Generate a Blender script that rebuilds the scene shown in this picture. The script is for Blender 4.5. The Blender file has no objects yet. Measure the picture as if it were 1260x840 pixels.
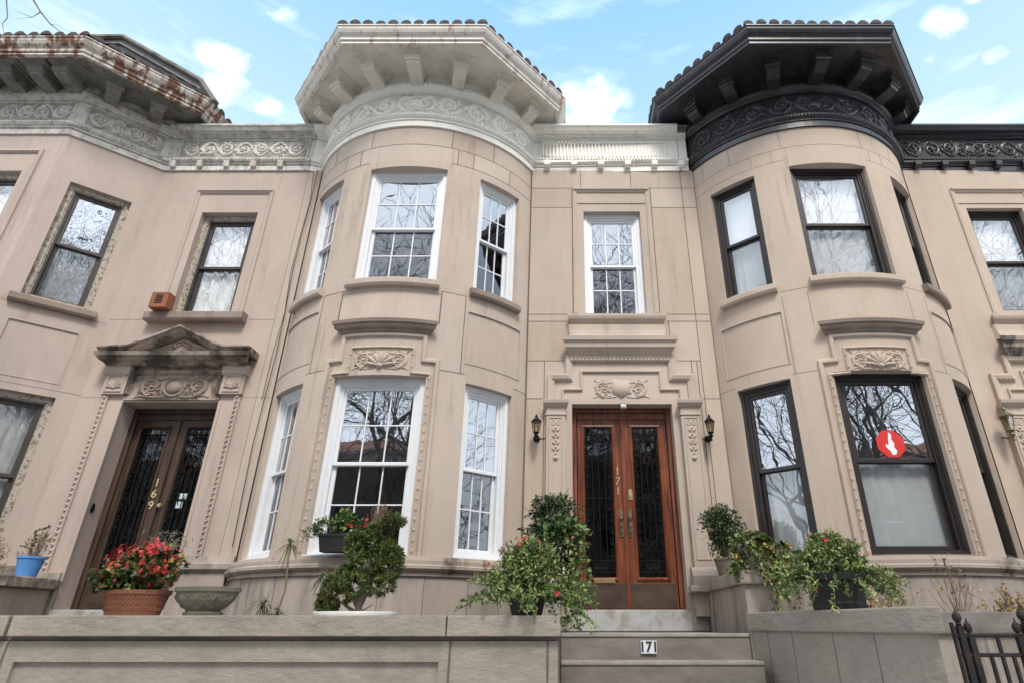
import bpy, bmesh, math, random
from mathutils import Vector, Matrix
random.seed(7)
rad = math.radians
scene = bpy.context.scene
COL = scene.collection
G = -1.65                      # pavement level; eye level is z = 0

# ------------------------------------------------------------------ materials
def new_mat(name):
    m = bpy.data.materials.new(name); m.use_nodes = True
    nt = m.node_tree
    return m, nt, nt.nodes['Principled BSDF']

def N(nt, kind, **kw):
    n = nt.nodes.new(kind)
    for k, v in kw.items():
        if k in n.inputs.keys(): n.inputs[k].default_value = v
        else: setattr(n, k, v)
    return n

def ramp(nt, src, stops):
    r = nt.nodes.new('ShaderNodeValToRGB'); nt.links.new(src, r.inputs[0])
    e = r.color_ramp.elements
    while len(e) < len(stops): e.new(0.5)
    for i, (p, c) in enumerate(stops):
        e[i].position = p; e[i].color = (c, c, c, 1) if not hasattr(c, '__len__') else (*c, 1)
    return r

def mix(nt, fac, a, b, mode='MIX'):
    m = nt.nodes.new('ShaderNodeMix'); m.data_type = 'RGBA'; m.blend_type = mode
    if isinstance(fac, float): m.inputs[0].default_value = fac
    else: nt.links.new(fac, m.inputs[0])
    for i, s in ((6, a), (7, b)):
        if isinstance(s, tuple): m.inputs[i].default_value = (*s, 1)
        else: nt.links.new(s, m.inputs[i])
    return m.outputs[2]

def mat(name, c, rough=0.8, var=0.12, scale=2.0, stretch=(1, 1, 1), grain=0.0, gscale=60, bump=0.0, bscale=40, bstretch=(1, 1, 1), metal=0.0, dirt=None, dirt_amt=0.5, dirt_scale=1.5, dstretch=(1, 1, 1), dlo=0.5, dhi=0.7, spec=0.4, bdist=0.01):
    m, nt, b = new_mat(name)
    tc = nt.nodes.new('ShaderNodeTexCoord').outputs['Object']
    def noise(sc, st, det=4, rg=0.55):
        mp = N(nt, 'ShaderNodeMapping'); mp.inputs['Scale'].default_value = st
        nt.links.new(tc, mp.inputs['Vector'])
        n = N(nt, 'ShaderNodeTexNoise'); n.inputs['Scale'].default_value = sc; n.inputs['Detail'].default_value = det; n.inputs['Roughness'].default_value = rg
        nt.links.new(mp.outputs[0], n.inputs['Vector']); return n.outputs['Fac']
    lo = tuple(x * (1 - var) for x in c); hi = tuple(min(1, x * (1 + var)) for x in c)
    col = ramp(nt, noise(scale, stretch), [(0.3, lo), (0.7, hi)]).outputs[0]
    if grain: col = mix(nt, 1.0, col, ramp(nt, noise(gscale, (1, 1, 1), 3, 0.7), [(0.3, 1 - grain), (0.7, 1 + 0 * grain)]).outputs[0], 'MULTIPLY')
    if dirt is not None:
        f = ramp(nt, noise(dirt_scale, dstretch, 6, 0.65), [(dlo, 0.0), (dhi, dirt_amt)]).outputs[0]
        col = mix(nt, f, col, tuple(dirt))
    nt.links.new(col, b.inputs['Base Color'])
    b.inputs['Roughness'].default_value = rough; b.inputs['Metallic'].default_value = metal
    b.inputs['Specular IOR Level'].default_value = spec
    if bump:
        bp = N(nt, 'ShaderNodeBump'); bp.inputs['Strength'].default_value = bump; bp.inputs['Distance'].default_value = bdist
        nt.links.new(noise(bscale, bstretch, 5, 0.6), bp.inputs['Height']); nt.links.new(bp.outputs[0], b.inputs['Normal'])
    return m

M = {}
def streaks(name, col, amt=0.45, lo=0.56, hi=0.72, scale=7, st=(1, 1, 0.09), mscale=0.8):
    nt = M[name].node_tree; b = nt.nodes['Principled BSDF']; tc = nt.nodes['Texture Coordinate'].outputs['Object']
    src = b.inputs['Base Color'].links[0].from_socket; fs = []
    for sc, s_ in ((scale, st), (mscale, (1, 1, 1))):
        mp = N(nt, 'ShaderNodeMapping'); mp.inputs['Scale'].default_value = s_; nt.links.new(tc, mp.inputs['Vector'])
        n = N(nt, 'ShaderNodeTexNoise'); n.inputs['Scale'].default_value = sc; n.inputs['Detail'].default_value = 5; n.inputs['Roughness'].default_value = 0.6; nt.links.new(mp.outputs[0], n.inputs['Vector']); fs.append(n.outputs['Fac'])
    f = ramp(nt, fs[0], [(lo, 0.0), (hi, amt)]).outputs[0]; g = ramp(nt, fs[1], [(0.45, 0.0), (0.6, 1.0)]).outputs[0]
    mu = nt.nodes.new('ShaderNodeMath'); mu.operation = 'MULTIPLY'; nt.links.new(f, mu.inputs[0]); nt.links.new(g, mu.inputs[1])
    nt.links.new(mix(nt, mu.outputs[0], src, tuple(col)), b.inputs['Base Color'])
def stone(name, c, dirt=(0.2, 0.16, 0.13), amt=0.35, lo=0.52, hi=0.75):
    M[name] = mat(name, c, 0.9, 0.10, 0.9, (1, 1, 0.6), grain=0.10, gscale=35, bump=0.35, bscale=60, dirt=dirt, dirt_amt=amt, dirt_scale=1.1, dstretch=(2.2, 2.2, 0.45), dlo=lo, dhi=hi, spec=0.2, bdist=0.004)
stone('stone_pinkish', (0.475, 0.392, 0.345), (0.31, 0.25, 0.22), 0.55); streaks('stone_pinkish', (0.27, 0.215, 0.185), 0.68)
stone('stone_mid', (0.49, 0.412, 0.352), (0.33, 0.265, 0.22), 0.5); streaks('stone_mid', (0.28, 0.225, 0.185), 0.68)
stone('stone_mid_pale', (0.515, 0.435, 0.38), (0.37, 0.31, 0.26), 0.5); streaks('stone_mid_pale', (0.31, 0.255, 0.21), 0.68)
stone('stone_mid_buff', (0.475, 0.388, 0.322), (0.33, 0.25, 0.19), 0.5); streaks('stone_mid_buff', (0.27, 0.205, 0.155), 0.68)
stone('stone_warm', (0.525, 0.432, 0.36), (0.40, 0.32, 0.255), 0.5); streaks('stone_warm', (0.33, 0.26, 0.205), 0.68)
stone('stone_base', (0.42, 0.365, 0.32), (0.17, 0.15, 0.13), 0.6, 0.45, 0.7); streaks('stone_base', (0.10, 0.09, 0.08), 0.75, 0.47, 0.62, 11)
M['stone_grimy'] = mat('stone_grimy', (0.40, 0.325, 0.27), 0.92, 0.15, 1.6, grain=0.15, gscale=30, bump=0.4, bscale=50, dirt=(0.055, 0.048, 0.042), dirt_amt=0.92, dirt_scale=3.2, dstretch=(1, 1, 0.6), dlo=0.43, dhi=0.57, bdist=0.005)
M['frieze_white_shade'] = mat('frieze_shade_white', (0.70, 0.68, 0.62), 0.8, 0.1, 3, grain=0.1, dirt=(0.24, 0.21, 0.17), dirt_amt=0.6, dirt_scale=6)  # frieze fields: darker than the carving, relief shading put into the colour
M['frieze_black_shade'] = mat('frieze_shade_black', (0.012, 0.012, 0.014), 0.6, 0.2, 3)
M['frieze_old_shade'] = mat('frieze_shade_old', (0.40, 0.385, 0.355), 0.85, 0.2, 5, grain=0.3, dirt=(0.07, 0.06, 0.055), dirt_amt=0.8, dirt_scale=8)
M['stone_trim'] = mat('stone_trim', (0.30, 0.235, 0.195), 0.9, 0.12, 2, grain=0.12, bump=0.3, dirt=(0.12, 0.10, 0.085), dirt_amt=0.6, dirt_scale=2.5, dlo=0.48, dhi=0.7, bdist=0.004)
M['stone_belt'] = mat('stone_belt', (0.40, 0.335, 0.285), 0.9, 0.12, 2, grain=0.12, bump=0.3, dirt=(0.075, 0.065, 0.055), dirt_amt=0.85, dirt_scale=3.0, dstretch=(1.6, 1.6, 0.5), dlo=0.5, dhi=0.64, bdist=0.004)
M['mortar'] = mat('mortar', (0.16, 0.135, 0.115), 0.95, 0.3, 3)
M['mortar_pale'] = mat('mortar_pale', (0.27, 0.22, 0.18), 0.95, 0.2, 3)
M['white_cornice'] = mat('white_cornice', (0.86, 0.84, 0.78), 0.6, 0.04, 2, grain=0.05, dirt=(0.36, 0.30, 0.22), dirt_amt=0.4, dirt_scale=3, dstretch=(2.5, 2.5, 0.5), dlo=0.55, dhi=0.75, bump=0.1)
M['soffit_cream'] = mat('soffit_cream', (0.72, 0.68, 0.60), 0.7, 0.08, 2, grain=0.08, dirt=(0.26, 0.22, 0.18), dirt_amt=0.5, dirt_scale=2.2, dlo=0.5, dhi=0.75)
M['old_white'] = mat('old_white', (0.68, 0.66, 0.61), 0.75, 0.14, 5, grain=0.3, gscale=50, dirt=(0.10, 0.09, 0.08), dirt_amt=0.75, dirt_scale=9, dstretch=(1.2, 1.2, 0.8), dlo=0.48, dhi=0.75, bump=0.4, bscale=70)
streaks('old_white', (0.36, 0.16, 0.07), 0.8, 0.55, 0.68, 5, (1, 1, 0.25), 1.3)
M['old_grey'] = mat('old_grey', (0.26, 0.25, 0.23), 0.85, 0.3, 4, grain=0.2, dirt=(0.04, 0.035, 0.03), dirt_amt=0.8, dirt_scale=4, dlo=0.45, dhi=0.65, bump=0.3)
M['rusty_white'] = mat('rusty_white', (0.60, 0.56, 0.50), 0.75, 0.12, 5, grain=0.15, dirt=(0.15, 0.055, 0.025), dirt_amt=0.95, dirt_scale=9, dstretch=(1, 1, 0.14), dlo=0.45, dhi=0.56, bump=0.2)
M['light_rust'] = mat('light_rust', (0.72, 0.69, 0.63), 0.6, 0.06, 3, grain=0.06, dirt=(0.34, 0.15, 0.06), dirt_amt=0.75, dirt_scale=8, dstretch=(1.2, 1.2, 0.1), dlo=0.54, dhi=0.66)
M['black_cornice'] = mat('black_cornice', (0.028, 0.027, 0.033), 0.33, 0.3, 3, dirt=(0.10, 0.10, 0.115), dirt_amt=0.6, dirt_scale=6, dstretch=(1, 1, 0.3), dlo=0.55, dhi=0.75, spec=0.55)
M['tile'] = mat('roof_tile', (0.055, 0.038, 0.034), 0.8, 0.4, 6, bump=0.3)
M['tile_red'] = mat('roof_tile_red', (0.30, 0.10, 0.05), 0.8, 0.35, 4, bump=0.3)
M['slate'] = mat('dark_sheet_roof', (0.035, 0.037, 0.042), 0.5, 0.3, 3)
M['white_paint'] = mat('white_paint', (0.71, 0.73, 0.76), 0.4, 0.03, 4, dirt=(0.45, 0.42, 0.38), dirt_amt=0.3, dirt_scale=4, dlo=0.55, dhi=0.8, spec=0.5)
M['dark_frame'] = mat('dark_bronze_frame', (0.022, 0.017, 0.016), 0.4, 0.2, 4, spec=0.5)
M['brown_frame'] = mat('brown_frame', (0.05, 0.042, 0.038), 0.5, 0.25, 5, spec=0.4)
M['peeling'] = mat('peeling_paint', (0.50, 0.455, 0.385), 0.9, 0.15, 14, grain=0.3, gscale=45, dirt=(0.20, 0.15, 0.11), dirt_amt=0.9, dirt_scale=20, dlo=0.52, dhi=0.57, bump=0.8, bscale=40, bdist=0.01)
M['plaster'] = mat('room_plaster', (0.40, 0.37, 0.33), 0.9, 0.05)
M['room_floor'] = mat('room_floor', (0.16, 0.09, 0.05), 0.5, 0.2)
M['shade'] = mat('window_shade', (0.82, 0.82, 0.83), 0.9, 0.02)
M['lace'] = mat('lace_curtain', (0.66, 0.67, 0.67), 0.9, 0.15, 14, (1, 1, 0.6))
M['sheer'] = mat('sheer_curtain', (0.44, 0.46, 0.475), 0.9, 0.04, 2)
M['black_iron'] = mat('black_iron', (0.008, 0.008, 0.009), 0.6, 0.3, 8, spec=0.2)
M['rust_iron'] = mat('old_black_iron', (0.018, 0.016, 0.016), 0.6, 0.4, 14, dirt=(0.07, 0.035, 0.02), dirt_amt=0.6, dirt_scale=12, bump=0.3)
M['brass'] = mat('brass', (0.85, 0.66, 0.36), 0.32, 0.15, 10, metal=1.0)
M['old_brass'] = mat('tarnished_brass', (0.22, 0.19, 0.13), 0.45, 0.3, 14, metal=0.8)
M['bronze_plate'] = mat('bronze_kick_plate', (0.085, 0.06, 0.045), 0.42, 0.35, 3, (1, 1, 2), metal=0.35)
M['stucco'] = mat('garden_wall_stucco', (0.39, 0.34, 0.29), 0.95, 0.10, 2.5, grain=0.12, gscale=50, dirt=(0.16, 0.14, 0.12), dirt_amt=0.5, dirt_scale=1.6, dlo=0.5, dhi=0.75, bump=0.6, bscale=9, bstretch=(0.9, 0.9, 2.0), bdist=0.03)
M['step_stone'] = mat('step_stone', (0.275, 0.25, 0.225), 0.9, 0.12, 2.5, (1, 1, 2), grain=0.2, gscale=60, dirt=(0.10, 0.088, 0.078), dirt_amt=0.6, dirt_scale=2, dstretch=(1, 1, 3), dlo=0.45, dhi=0.7, bump=0.3)
M['nosing'] = mat('worn_step_edge', (0.38, 0.35, 0.32), 0.9, 0.15, 6, grain=0.2)
M['marble'] = mat('patched_marble', (0.42, 0.43, 0.43), 0.6, 0.10, 5, (1, 1, 1), dirt=(0.30, 0.28, 0.24), dirt_amt=0.9, dirt_scale=4.2, dlo=0.50, dhi=0.60)
M['pavement'] = mat('pavement', (0.47, 0.46, 0.44), 0.9, 0.1, 1.2, grain=0.15, bump=0.2)
M['asphalt'] = mat('asphalt', (0.05, 0.05, 0.052), 0.9, 0.2, 1.5, grain=0.2, bump=0.3)
M['kerb'] = mat('kerb_stone', (0.33, 0.32, 0.31), 0.9, 0.1, 3)
M['soil'] = mat('soil', (0.07, 0.05, 0.035), 1.0, 0.4, 8, bump=0.8, bscale=12, bdist=0.03)
M['terracotta'] = mat('terracotta', (0.24, 0.095, 0.055), 0.85, 0.2, 6, grain=0.15, bump=0.2)
M['urn_stone'] = mat('mossy_cast_stone', (0.20, 0.185, 0.14), 0.95, 0.25, 6, grain=0.25, dirt=(0.06, 0.06, 0.035), dirt_amt=0.7, dirt_scale=6, bump=0.5)
M['blue_plastic'] = mat('blue_plastic', (0.09, 0.27, 0.62), 0.45, 0.06, 4)
M['black_plastic'] = mat('black_plastic', (0.02, 0.02, 0.022), 0.5, 0.2, 6)
M['white_ceramic'] = mat('white_ceramic', (0.66, 0.65, 0.62), 0.4, 0.05, 5)
M['bark'] = mat('bark', (0.17, 0.145, 0.125), 0.95, 0.3, 8, (1, 1, 0.3), bump=0.6, bscale=20)
M['twig'] = mat('dry_twig', (0.22, 0.15, 0.10), 0.9, 0.2, 8)
M['orange_wood'] = mat('orange_louvre', (0.24, 0.085, 0.04), 0.55, 0.15, 6)
M['red_sign'] = mat('red_enamel', (0.62, 0.035, 0.03), 0.4, 0.05, 3)
M['white_enamel'] = mat('white_enamel', (0.8, 0.8, 0.8), 0.4, 0.02, 3)
M['ink'] = mat('dark_blue_ink', (0.02, 0.03, 0.07), 0.5, 0.02, 3)
M['grey_metal'] = mat('grey_metal', (0.35, 0.35, 0.36), 0.4, 0.1, 5, metal=0.6)
M['paper'] = mat('pale_paper', (0.5, 0.62, 0.66), 0.8, 0.1, 30)
M['red_brick'] = mat('red_brick', (0.26, 0.10, 0.065), 0.9, 0.2, 3, grain=0.2)
M['tan_stone'] = mat('tan_limestone', (0.38, 0.32, 0.25), 0.9, 0.1, 2, grain=0.1)
M['dark_glass'] = mat('dark_glass', (0.02, 0.022, 0.025), 0.08, 0.1, 2, spec=0.6)
def leafmat(name, c, rough=0.5):
    m = mat(name, c, rough, 0.35, 9, spec=0.4); b = m.node_tree.nodes['Principled BSDF']
    b.inputs['Subsurface Weight'].default_value = 0.0; M[name] = m
leafmat('leaf_dark', (0.03, 0.06, 0.022)); leafmat('leaf_mid', (0.075, 0.125, 0.035)); leafmat('leaf_light', (0.20, 0.27, 0.075))
leafmat('leaf_lime', (0.33, 0.37, 0.14)); leafmat('leaf_juniper', (0.06, 0.10, 0.03)); leafmat('leaf_juniper_light', (0.17, 0.19, 0.05))
leafmat('leaf_brown', (0.13, 0.08, 0.035)); leafmat('leaf_bronze', (0.16, 0.06, 0.035)); leafmat('leaf_yellow', (0.50, 0.31, 0.09))
leafmat('leaf_grey', (0.17, 0.20, 0.14)); leafmat('petal_red', (0.45, 0.012, 0.02)); leafmat('petal_dark_red', (0.36, 0.008, 0.02)); leafmat('petal_orange', (0.65, 0.10, 0.03))
leafmat('petal_pink', (0.55, 0.04, 0.05)); leafmat('petal_purple', (0.10, 0.03, 0.13))

def wood(name, c1, c2, rough=0.35):
    m, nt, b = new_mat(name)
    tc = nt.nodes.new('ShaderNodeTexCoord').outputs['Object']
    mp = N(nt, 'ShaderNodeMapping'); mp.inputs['Scale'].default_value = (9, 9, 0.7); nt.links.new(tc, mp.inputs[0])
    n = N(nt, 'ShaderNodeTexNoise'); n.inputs['Scale'].default_value = 2.2; n.inputs['Detail'].default_value = 7; n.inputs['Distortion'].default_value = 1.1; nt.links.new(mp.outputs[0], n.inputs['Vector'])
    nt.links.new(ramp(nt, n.outputs['Fac'], [(0.32, c1), (0.66, c2)]).outputs[0], b.inputs['Base Color'])
    b.inputs['Roughness'].default_value = rough; b.inputs['Specular IOR Level'].default_value = 0.5
    M[name] = m
wood('red_wood', (0.07, 0.016, 0.009), (0.25, 0.072, 0.030))
wood('brown_wood', (0.024, 0.014, 0.010), (0.075, 0.038, 0.022), 0.5)

def glass(name, fac, tint=(0.8, 0.82, 0.82), wav=0.02, wsc=2.5):
    m, nt, b = new_mat(name); nt.nodes.remove(b)
    out = nt.nodes['Material Output']
    g = N(nt, 'ShaderNodeBsdfGlossy'); g.inputs['Roughness'].default_value = 0.0; g.inputs['Color'].default_value = (0.80, 0.86, 0.94, 1)
    t = N(nt, 'ShaderNodeBsdfTransparent'); t.inputs['Color'].default_value = (*tint, 1)
    fc = N(nt, 'ShaderNodeLayerWeight'); fc.inputs['Blend'].default_value = 0.5
    lw = N(nt, 'ShaderNodeMath'); lw.operation = 'POWER'; lw.inputs[1].default_value = 4.0; nt.links.new(fc.outputs['Facing'], lw.inputs[0])
    mp = N(nt, 'ShaderNodeMath'); mp.operation = 'ADD'; mp.use_clamp = True; mp.inputs[1].default_value = fac
    nt.links.new(lw.outputs[0], mp.inputs[0])
    tc = nt.nodes.new('ShaderNodeTexCoord').outputs['Object']
    n = N(nt, 'ShaderNodeTexNoise'); n.inputs['Scale'].default_value = wsc; n.inputs['Detail'].default_value = 1.5; nt.links.new(tc, n.inputs['Vector'])
    bp = N(nt, 'ShaderNodeBump'); bp.inputs['Strength'].default_value = 1.0; bp.inputs['Distance'].default_value = wav; nt.links.new(n.outputs['Fac'], bp.inputs['Height'])
    nt.links.new(bp.outputs[0], g.inputs['Normal'])
    mx = N(nt, 'ShaderNodeMixShader'); nt.links.new(mp.outputs[0], mx.inputs[0]); nt.links.new(t.outputs[0], mx.inputs[1]); nt.links.new(g.outputs[0], mx.inputs[2])
    nt.links.new(mx.outputs[0], out.inputs['Surface']); M[name] = m
glass('glass', 0.43, (0.95, 0.96, 0.96), wav=0.0016)
glass('glass_curtained', 0.15, (0.97, 0.98, 0.98), wav=0.002)
glass('glass_clear', 0.30, (0.97, 0.98, 0.98), wav=0.0016)
glass('glass_screened', 0.17, (0.80, 0.81, 0.82), wav=0.002)
glass('glass_old', 0.55, wav=0.004, wsc=3.5)
glass('glass_door', 0.07, (0.2, 0.2, 0.2), wav=0.006)
glass('glass_lamp', 0.2, (0.8, 0.75, 0.6), wav=0.0)

# ------------------------------------------------------------------ object helpers
def thing(name, label, cat, loc=(0, 0, 0), group=None):
    o = bpy.data.objects.new(name, None); o.empty_display_size = 0.2
    COL.objects.link(o); o.location = loc; o['label'] = label; o['category'] = cat
    if group: o['group'] = group
    return o

def root_of(o):
    while o.parent: o = o.parent
    return o

def obj(name, bm, m, parent=None, smooth=False, label=None, kind=None, local=False):
    me = bpy.data.meshes.new(name)
    if parent is not None and not local:
        bmesh.ops.translate(bm, verts=bm.verts, vec=-Vector(root_of(parent).location))
    bm.normal_update()
    bm.to_mesh(me); bm.free()
    for x in (m if isinstance(m, (list, tuple)) else [m]): me.materials.append(M[x])
    if smooth:
        for p in me.polygons: p.use_smooth = True
    o = bpy.data.objects.new(name, me); COL.objects.link(o)
    if parent is not None: o.parent = parent
    if label: o['label'] = label
    if kind: o['kind'] = kind
    return o

def struct(name, bm, m):
    return obj(name, bm, m, kind='structure')

def recenter(o, loc):          # give a single-mesh top-level thing an origin at its base
    loc = Vector(loc)
    o.data.transform(Matrix.Translation(-loc)); o.location = loc

def BM(): return bmesh.new()

def quad(bm, pts, mi=0):
    f = bm.faces.new([bm.verts.new(p) for p in pts]); f.material_index = mi; return f

def box(bm, x0, x1, y0, y1, z0, z1, mi=0):
    v = [bm.verts.new((x, y, z)) for z in (z0, z1) for y in (y0, y1) for x in (x0, x1)]
    for a in ((0, 2, 3, 1), (4, 5, 7, 6), (0, 1, 5, 4), (2, 6, 7, 3), (0, 4, 6, 2), (1, 3, 7, 5)):
        f = bm.faces.new([v[i] for i in a]); f.material_index = mi

def bevel_all(bm, w, seg=1):
    bmesh.ops.bevel(bm, geom=list(bm.edges), offset=w, segments=seg, affect='EDGES', profile=0.6, clamp_overlap=True)

def tube(bm, pts, r, sides=6, cap=True, mi=0):
    pts = [Vector(p) for p in pts]; n = len(pts)
    rs = r if isinstance(r, (list, tuple)) else [r] * n
    rings = []; prev = None
    for i, p in enumerate(pts):
        d = (pts[min(i + 1, n - 1)] - pts[max(i - 1, 0)])
        if d.length < 1e-9: d = Vector((0, 0, 1))
        d.normalize()
        a = prev if prev is not None else (Vector((0, 0, 1)) if abs(d.z) < 0.9 else Vector((1, 0, 0)))
        a = (a - d * a.dot(d)); a.normalize(); prev = a; b = d.cross(a)
        rings.append([bm.verts.new(p + (a * math.cos(2 * math.pi * k / sides) + b * math.sin(2 * math.pi * k / sides)) * rs[i]) for k in range(sides)])
    for i in range(n - 1):
        for k in range(sides):
            f = bm.faces.new([rings[i][k], rings[i][(k + 1) % sides], rings[i + 1][(k + 1) % sides], rings[i + 1][k]]); f.material_index = mi
    if cap and sides > 2:
        f = bm.faces.new(rings[0][::-1]); f.material_index = mi
        f = bm.faces.new(rings[-1]); f.material_index = mi

def lathe(bm, prof, cx, cy, seg=20, sx=1.0, sy=1.0, rot=0.0, mi=0):
    rings = []
    for r, z in prof:
        rings.append([bm.verts.new((cx + r * sx * math.cos(rot + 2 * math.pi * k / seg), cy + r * sy * math.sin(rot + 2 * math.pi * k / seg), z)) for k in range(seg)])
    for i in range(len(rings) - 1):
        for k in range(seg):
            f = bm.faces.new([rings[i][k], rings[i][(k + 1) % seg], rings[i + 1][(k + 1) % seg], rings[i + 1][k]]); f.material_index = mi
    f = bm.faces.new(rings[0][::-1]); f.material_index = mi
    f = bm.faces.new(rings[-1]); f.material_index = mi

def text(s, size, extrude, m, parent, origin, xdir=(1, 0, 0), up=(0, 0, 1), name='numeral', bold=0.0, width=1.0):
    cu = bpy.data.curves.new('t', 'FONT'); cu.body = s; cu.size = size; cu.extrude = extrude; cu.align_x = 'CENTER'; cu.align_y = 'CENTER'; cu.offset = bold
    o = bpy.data.objects.new('t', cu); COL.objects.link(o)
    bpy.context.view_layer.update()
    dg = bpy.context.evaluated_depsgraph_get(); me = bpy.data.meshes.new_from_object(o.evaluated_get(dg))
    bpy.data.objects.remove(o)
    X = Vector(xdir).normalized(); U = Vector(up).normalized(); W = X.cross(U)
    R = Matrix(((X.x * width, U.x, W.x, origin[0]), (X.y * width, U.y, W.y, origin[1]), (X.z * width, U.z, W.z, origin[2]), (0, 0, 0, 1)))
    me.transform(R)
    if parent is not None: me.transform(Matrix.Translation(-Vector(root_of(parent).location)))
    me.materials.clear(); me.materials.append(M[m])
    r = bpy.data.objects.new(name, me); COL.objects.link(r)
    if parent is not None: r.parent = parent
    return r

# ------------------------------------------------------------------ curved / flat wall surfaces
class Flat:
    curved = False
    def __init__(s, x0, y0, x1, y1):
        d = Vector((x1 - x0, y1 - y0)); s.L = d.length; d.normalize(); s.d = d; s.x0 = x0; s.y0 = y0; s.n = Vector((d.y, -d.x))
    def pt(s, u, v, w): return Vector((s.x0 + s.d.x * u + s.n.x * w, s.y0 + s.d.y * u + s.n.y * w, v))
class Cyl:
    curved = True
    def __init__(s, xc, yc, R): s.xc, s.yc, s.R = xc, yc, R
    def pt(s, u, v, w):
        a = u / s.R; r = s.R + w
        return Vector((s.xc + r * math.sin(a), s.yc - r * math.cos(a), v))
    def U(s, deg): return rad(deg) * s.R

def cuts(S, u0, u1, step=0.11):
    n = max(1, math.ceil((u1 - u0) / step)) if S.curved else 1
    return [u0 + (u1 - u0) * i / n for i in range(n + 1)]

def hsweep(bm, S, u0, u1, prof, taper=0.0, mi=0, caps=True):
    """closed profile [(v,w)] swept along u; taper > 0 pulls the ends in where w is small (splayed returns)"""
    wm = max(w for v, w in prof)
    us = cuts(S, u0, u1); rings = []
    for i, u in enumerate(us):
        r = []
        for v, w in prof:
            uu = u
            if taper and i == 0: uu = u + (wm - w) * taper
            if taper and i == len(us) - 1: uu = u - (wm - w) * taper
            r.append(bm.verts.new(S.pt(uu, v, w)))
        rings.append(r)
    n = len(prof)
    for i in range(len(rings) - 1):
        for k in range(n):
            f = bm.faces.new([rings[i][k], rings[i + 1][k], rings[i + 1][(k + 1) % n], rings[i][(k + 1) % n]]); f.material_index = mi
    if caps:
        for r in (rings[0][::-1], rings[-1]):
            f = bm.faces.new(r); f.material_index = mi

def sbox(bm, S, u0, u1, v0, v1, w0, w1, ch=0.0, mi=0):
    if ch: prof = [(v0, w0), (v0, w1 - ch), (v0 + ch, w1), (v1 - ch, w1), (v1, w1 - ch), (v1, w0)]
    else: prof = [(v0, w0), (v0, w1), (v1, w1), (v1, w0)]
    hsweep(bm, S, u0, u1, prof, mi=mi)

def pathsweep(bm, S, pts, prof, closed=False, mi=0):
    """profile [(offset,w)] (closed polygon) swept along a path in (u,v) with mitred corners; offset to the left of travel"""
    P = []
    m = len(pts)
    rngs = range(m if closed else m - 1)
    for i in rngs:
        a, b = pts[i], pts[(i + 1) % m]
        P.append((a, True))
        if S.curved and abs(b[0] - a[0]) > 0.13:
            k = math.ceil(abs(b[0] - a[0]) / 0.11)
            for j in range(1, k): P.append(((a[0] + (b[0] - a[0]) * j / k, a[1] + (b[1] - a[1]) * j / k), False))
    if not closed: P.append((pts[-1], True))
    Q = [Vector(p[0]) for p in P]; n = len(Q); rings = []
    for i in range(n):
        pa = Q[i - 1] if (i > 0 or closed) else None
        pb = Q[(i + 1) % n] if (i < n - 1 or closed) else None
        d1 = (Q[i] - pa).normalized() if pa is not None else None
        d2 = (pb - Q[i]).normalized() if pb is not None else None
        if d1 is None: d1 = d2
        if d2 is None: d2 = d1
        n1 = Vector((-d1.y, d1.x)); n2 = Vector((-d2.y, d2.x)); mm = (n1 + n2)
        mm = mm / max(0.3, mm.length_squared) * 2 if mm.length > 1e-6 else n1
        rings.append([bm.verts.new(S.pt(Q[i].x + mm.x * o, Q[i].y + mm.y * o, w)) for o, w in prof])
    k = len(prof)
    for i in range(n if closed else n - 1):
        a, b = rings[i], rings[(i + 1) % n]
        for j in range(k):
            f = bm.faces.new([a[j], b[j], b[(j + 1) % k], a[(j + 1) % k]]); f.material_index = mi
    if not closed:
        for r in (rings[0][::-1], rings[-1]):
            f = bm.faces.new(r); f.material_index = mi

def plansweep(bm, pts, prof, mi=0):
    """profile [(w outward, z)] along a plan polyline [(x,y)], outward = right hand of travel reversed (towards -y when going +x)"""
    Q = [Vector(p) for p in pts]; n = len(Q); rings = []
    for i in range(n):
        d1 = (Q[i] - Q[i - 1]).normalized() if i else None
        d2 = (Q[i + 1] - Q[i]).normalized() if i < n - 1 else None
        if d1 is None: d1 = d2
        if d2 is None: d2 = d1
        n1 = Vector((d1.y, -d1.x)); n2 = Vector((d2.y, -d2.x)); mm = n1 + n2; mm = mm / max(0.35, mm.length_squared) * 2
        rings.append([bm.verts.new((Q[i].x + mm.x * w, Q[i].y + mm.y * w, z)) for w, z in prof])
    k = len(prof)
    for i in range(n - 1):
        for j in range(k):
            f = bm.faces.new([rings[i][j], rings[i + 1][j], rings[i + 1][(j + 1) % k], rings[i][(j + 1) % k]]); f.material_index = mi
    bm.faces.new(rings[0][::-1]).material_index = mi; bm.faces.new(rings[-1]).material_index = mi

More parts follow.
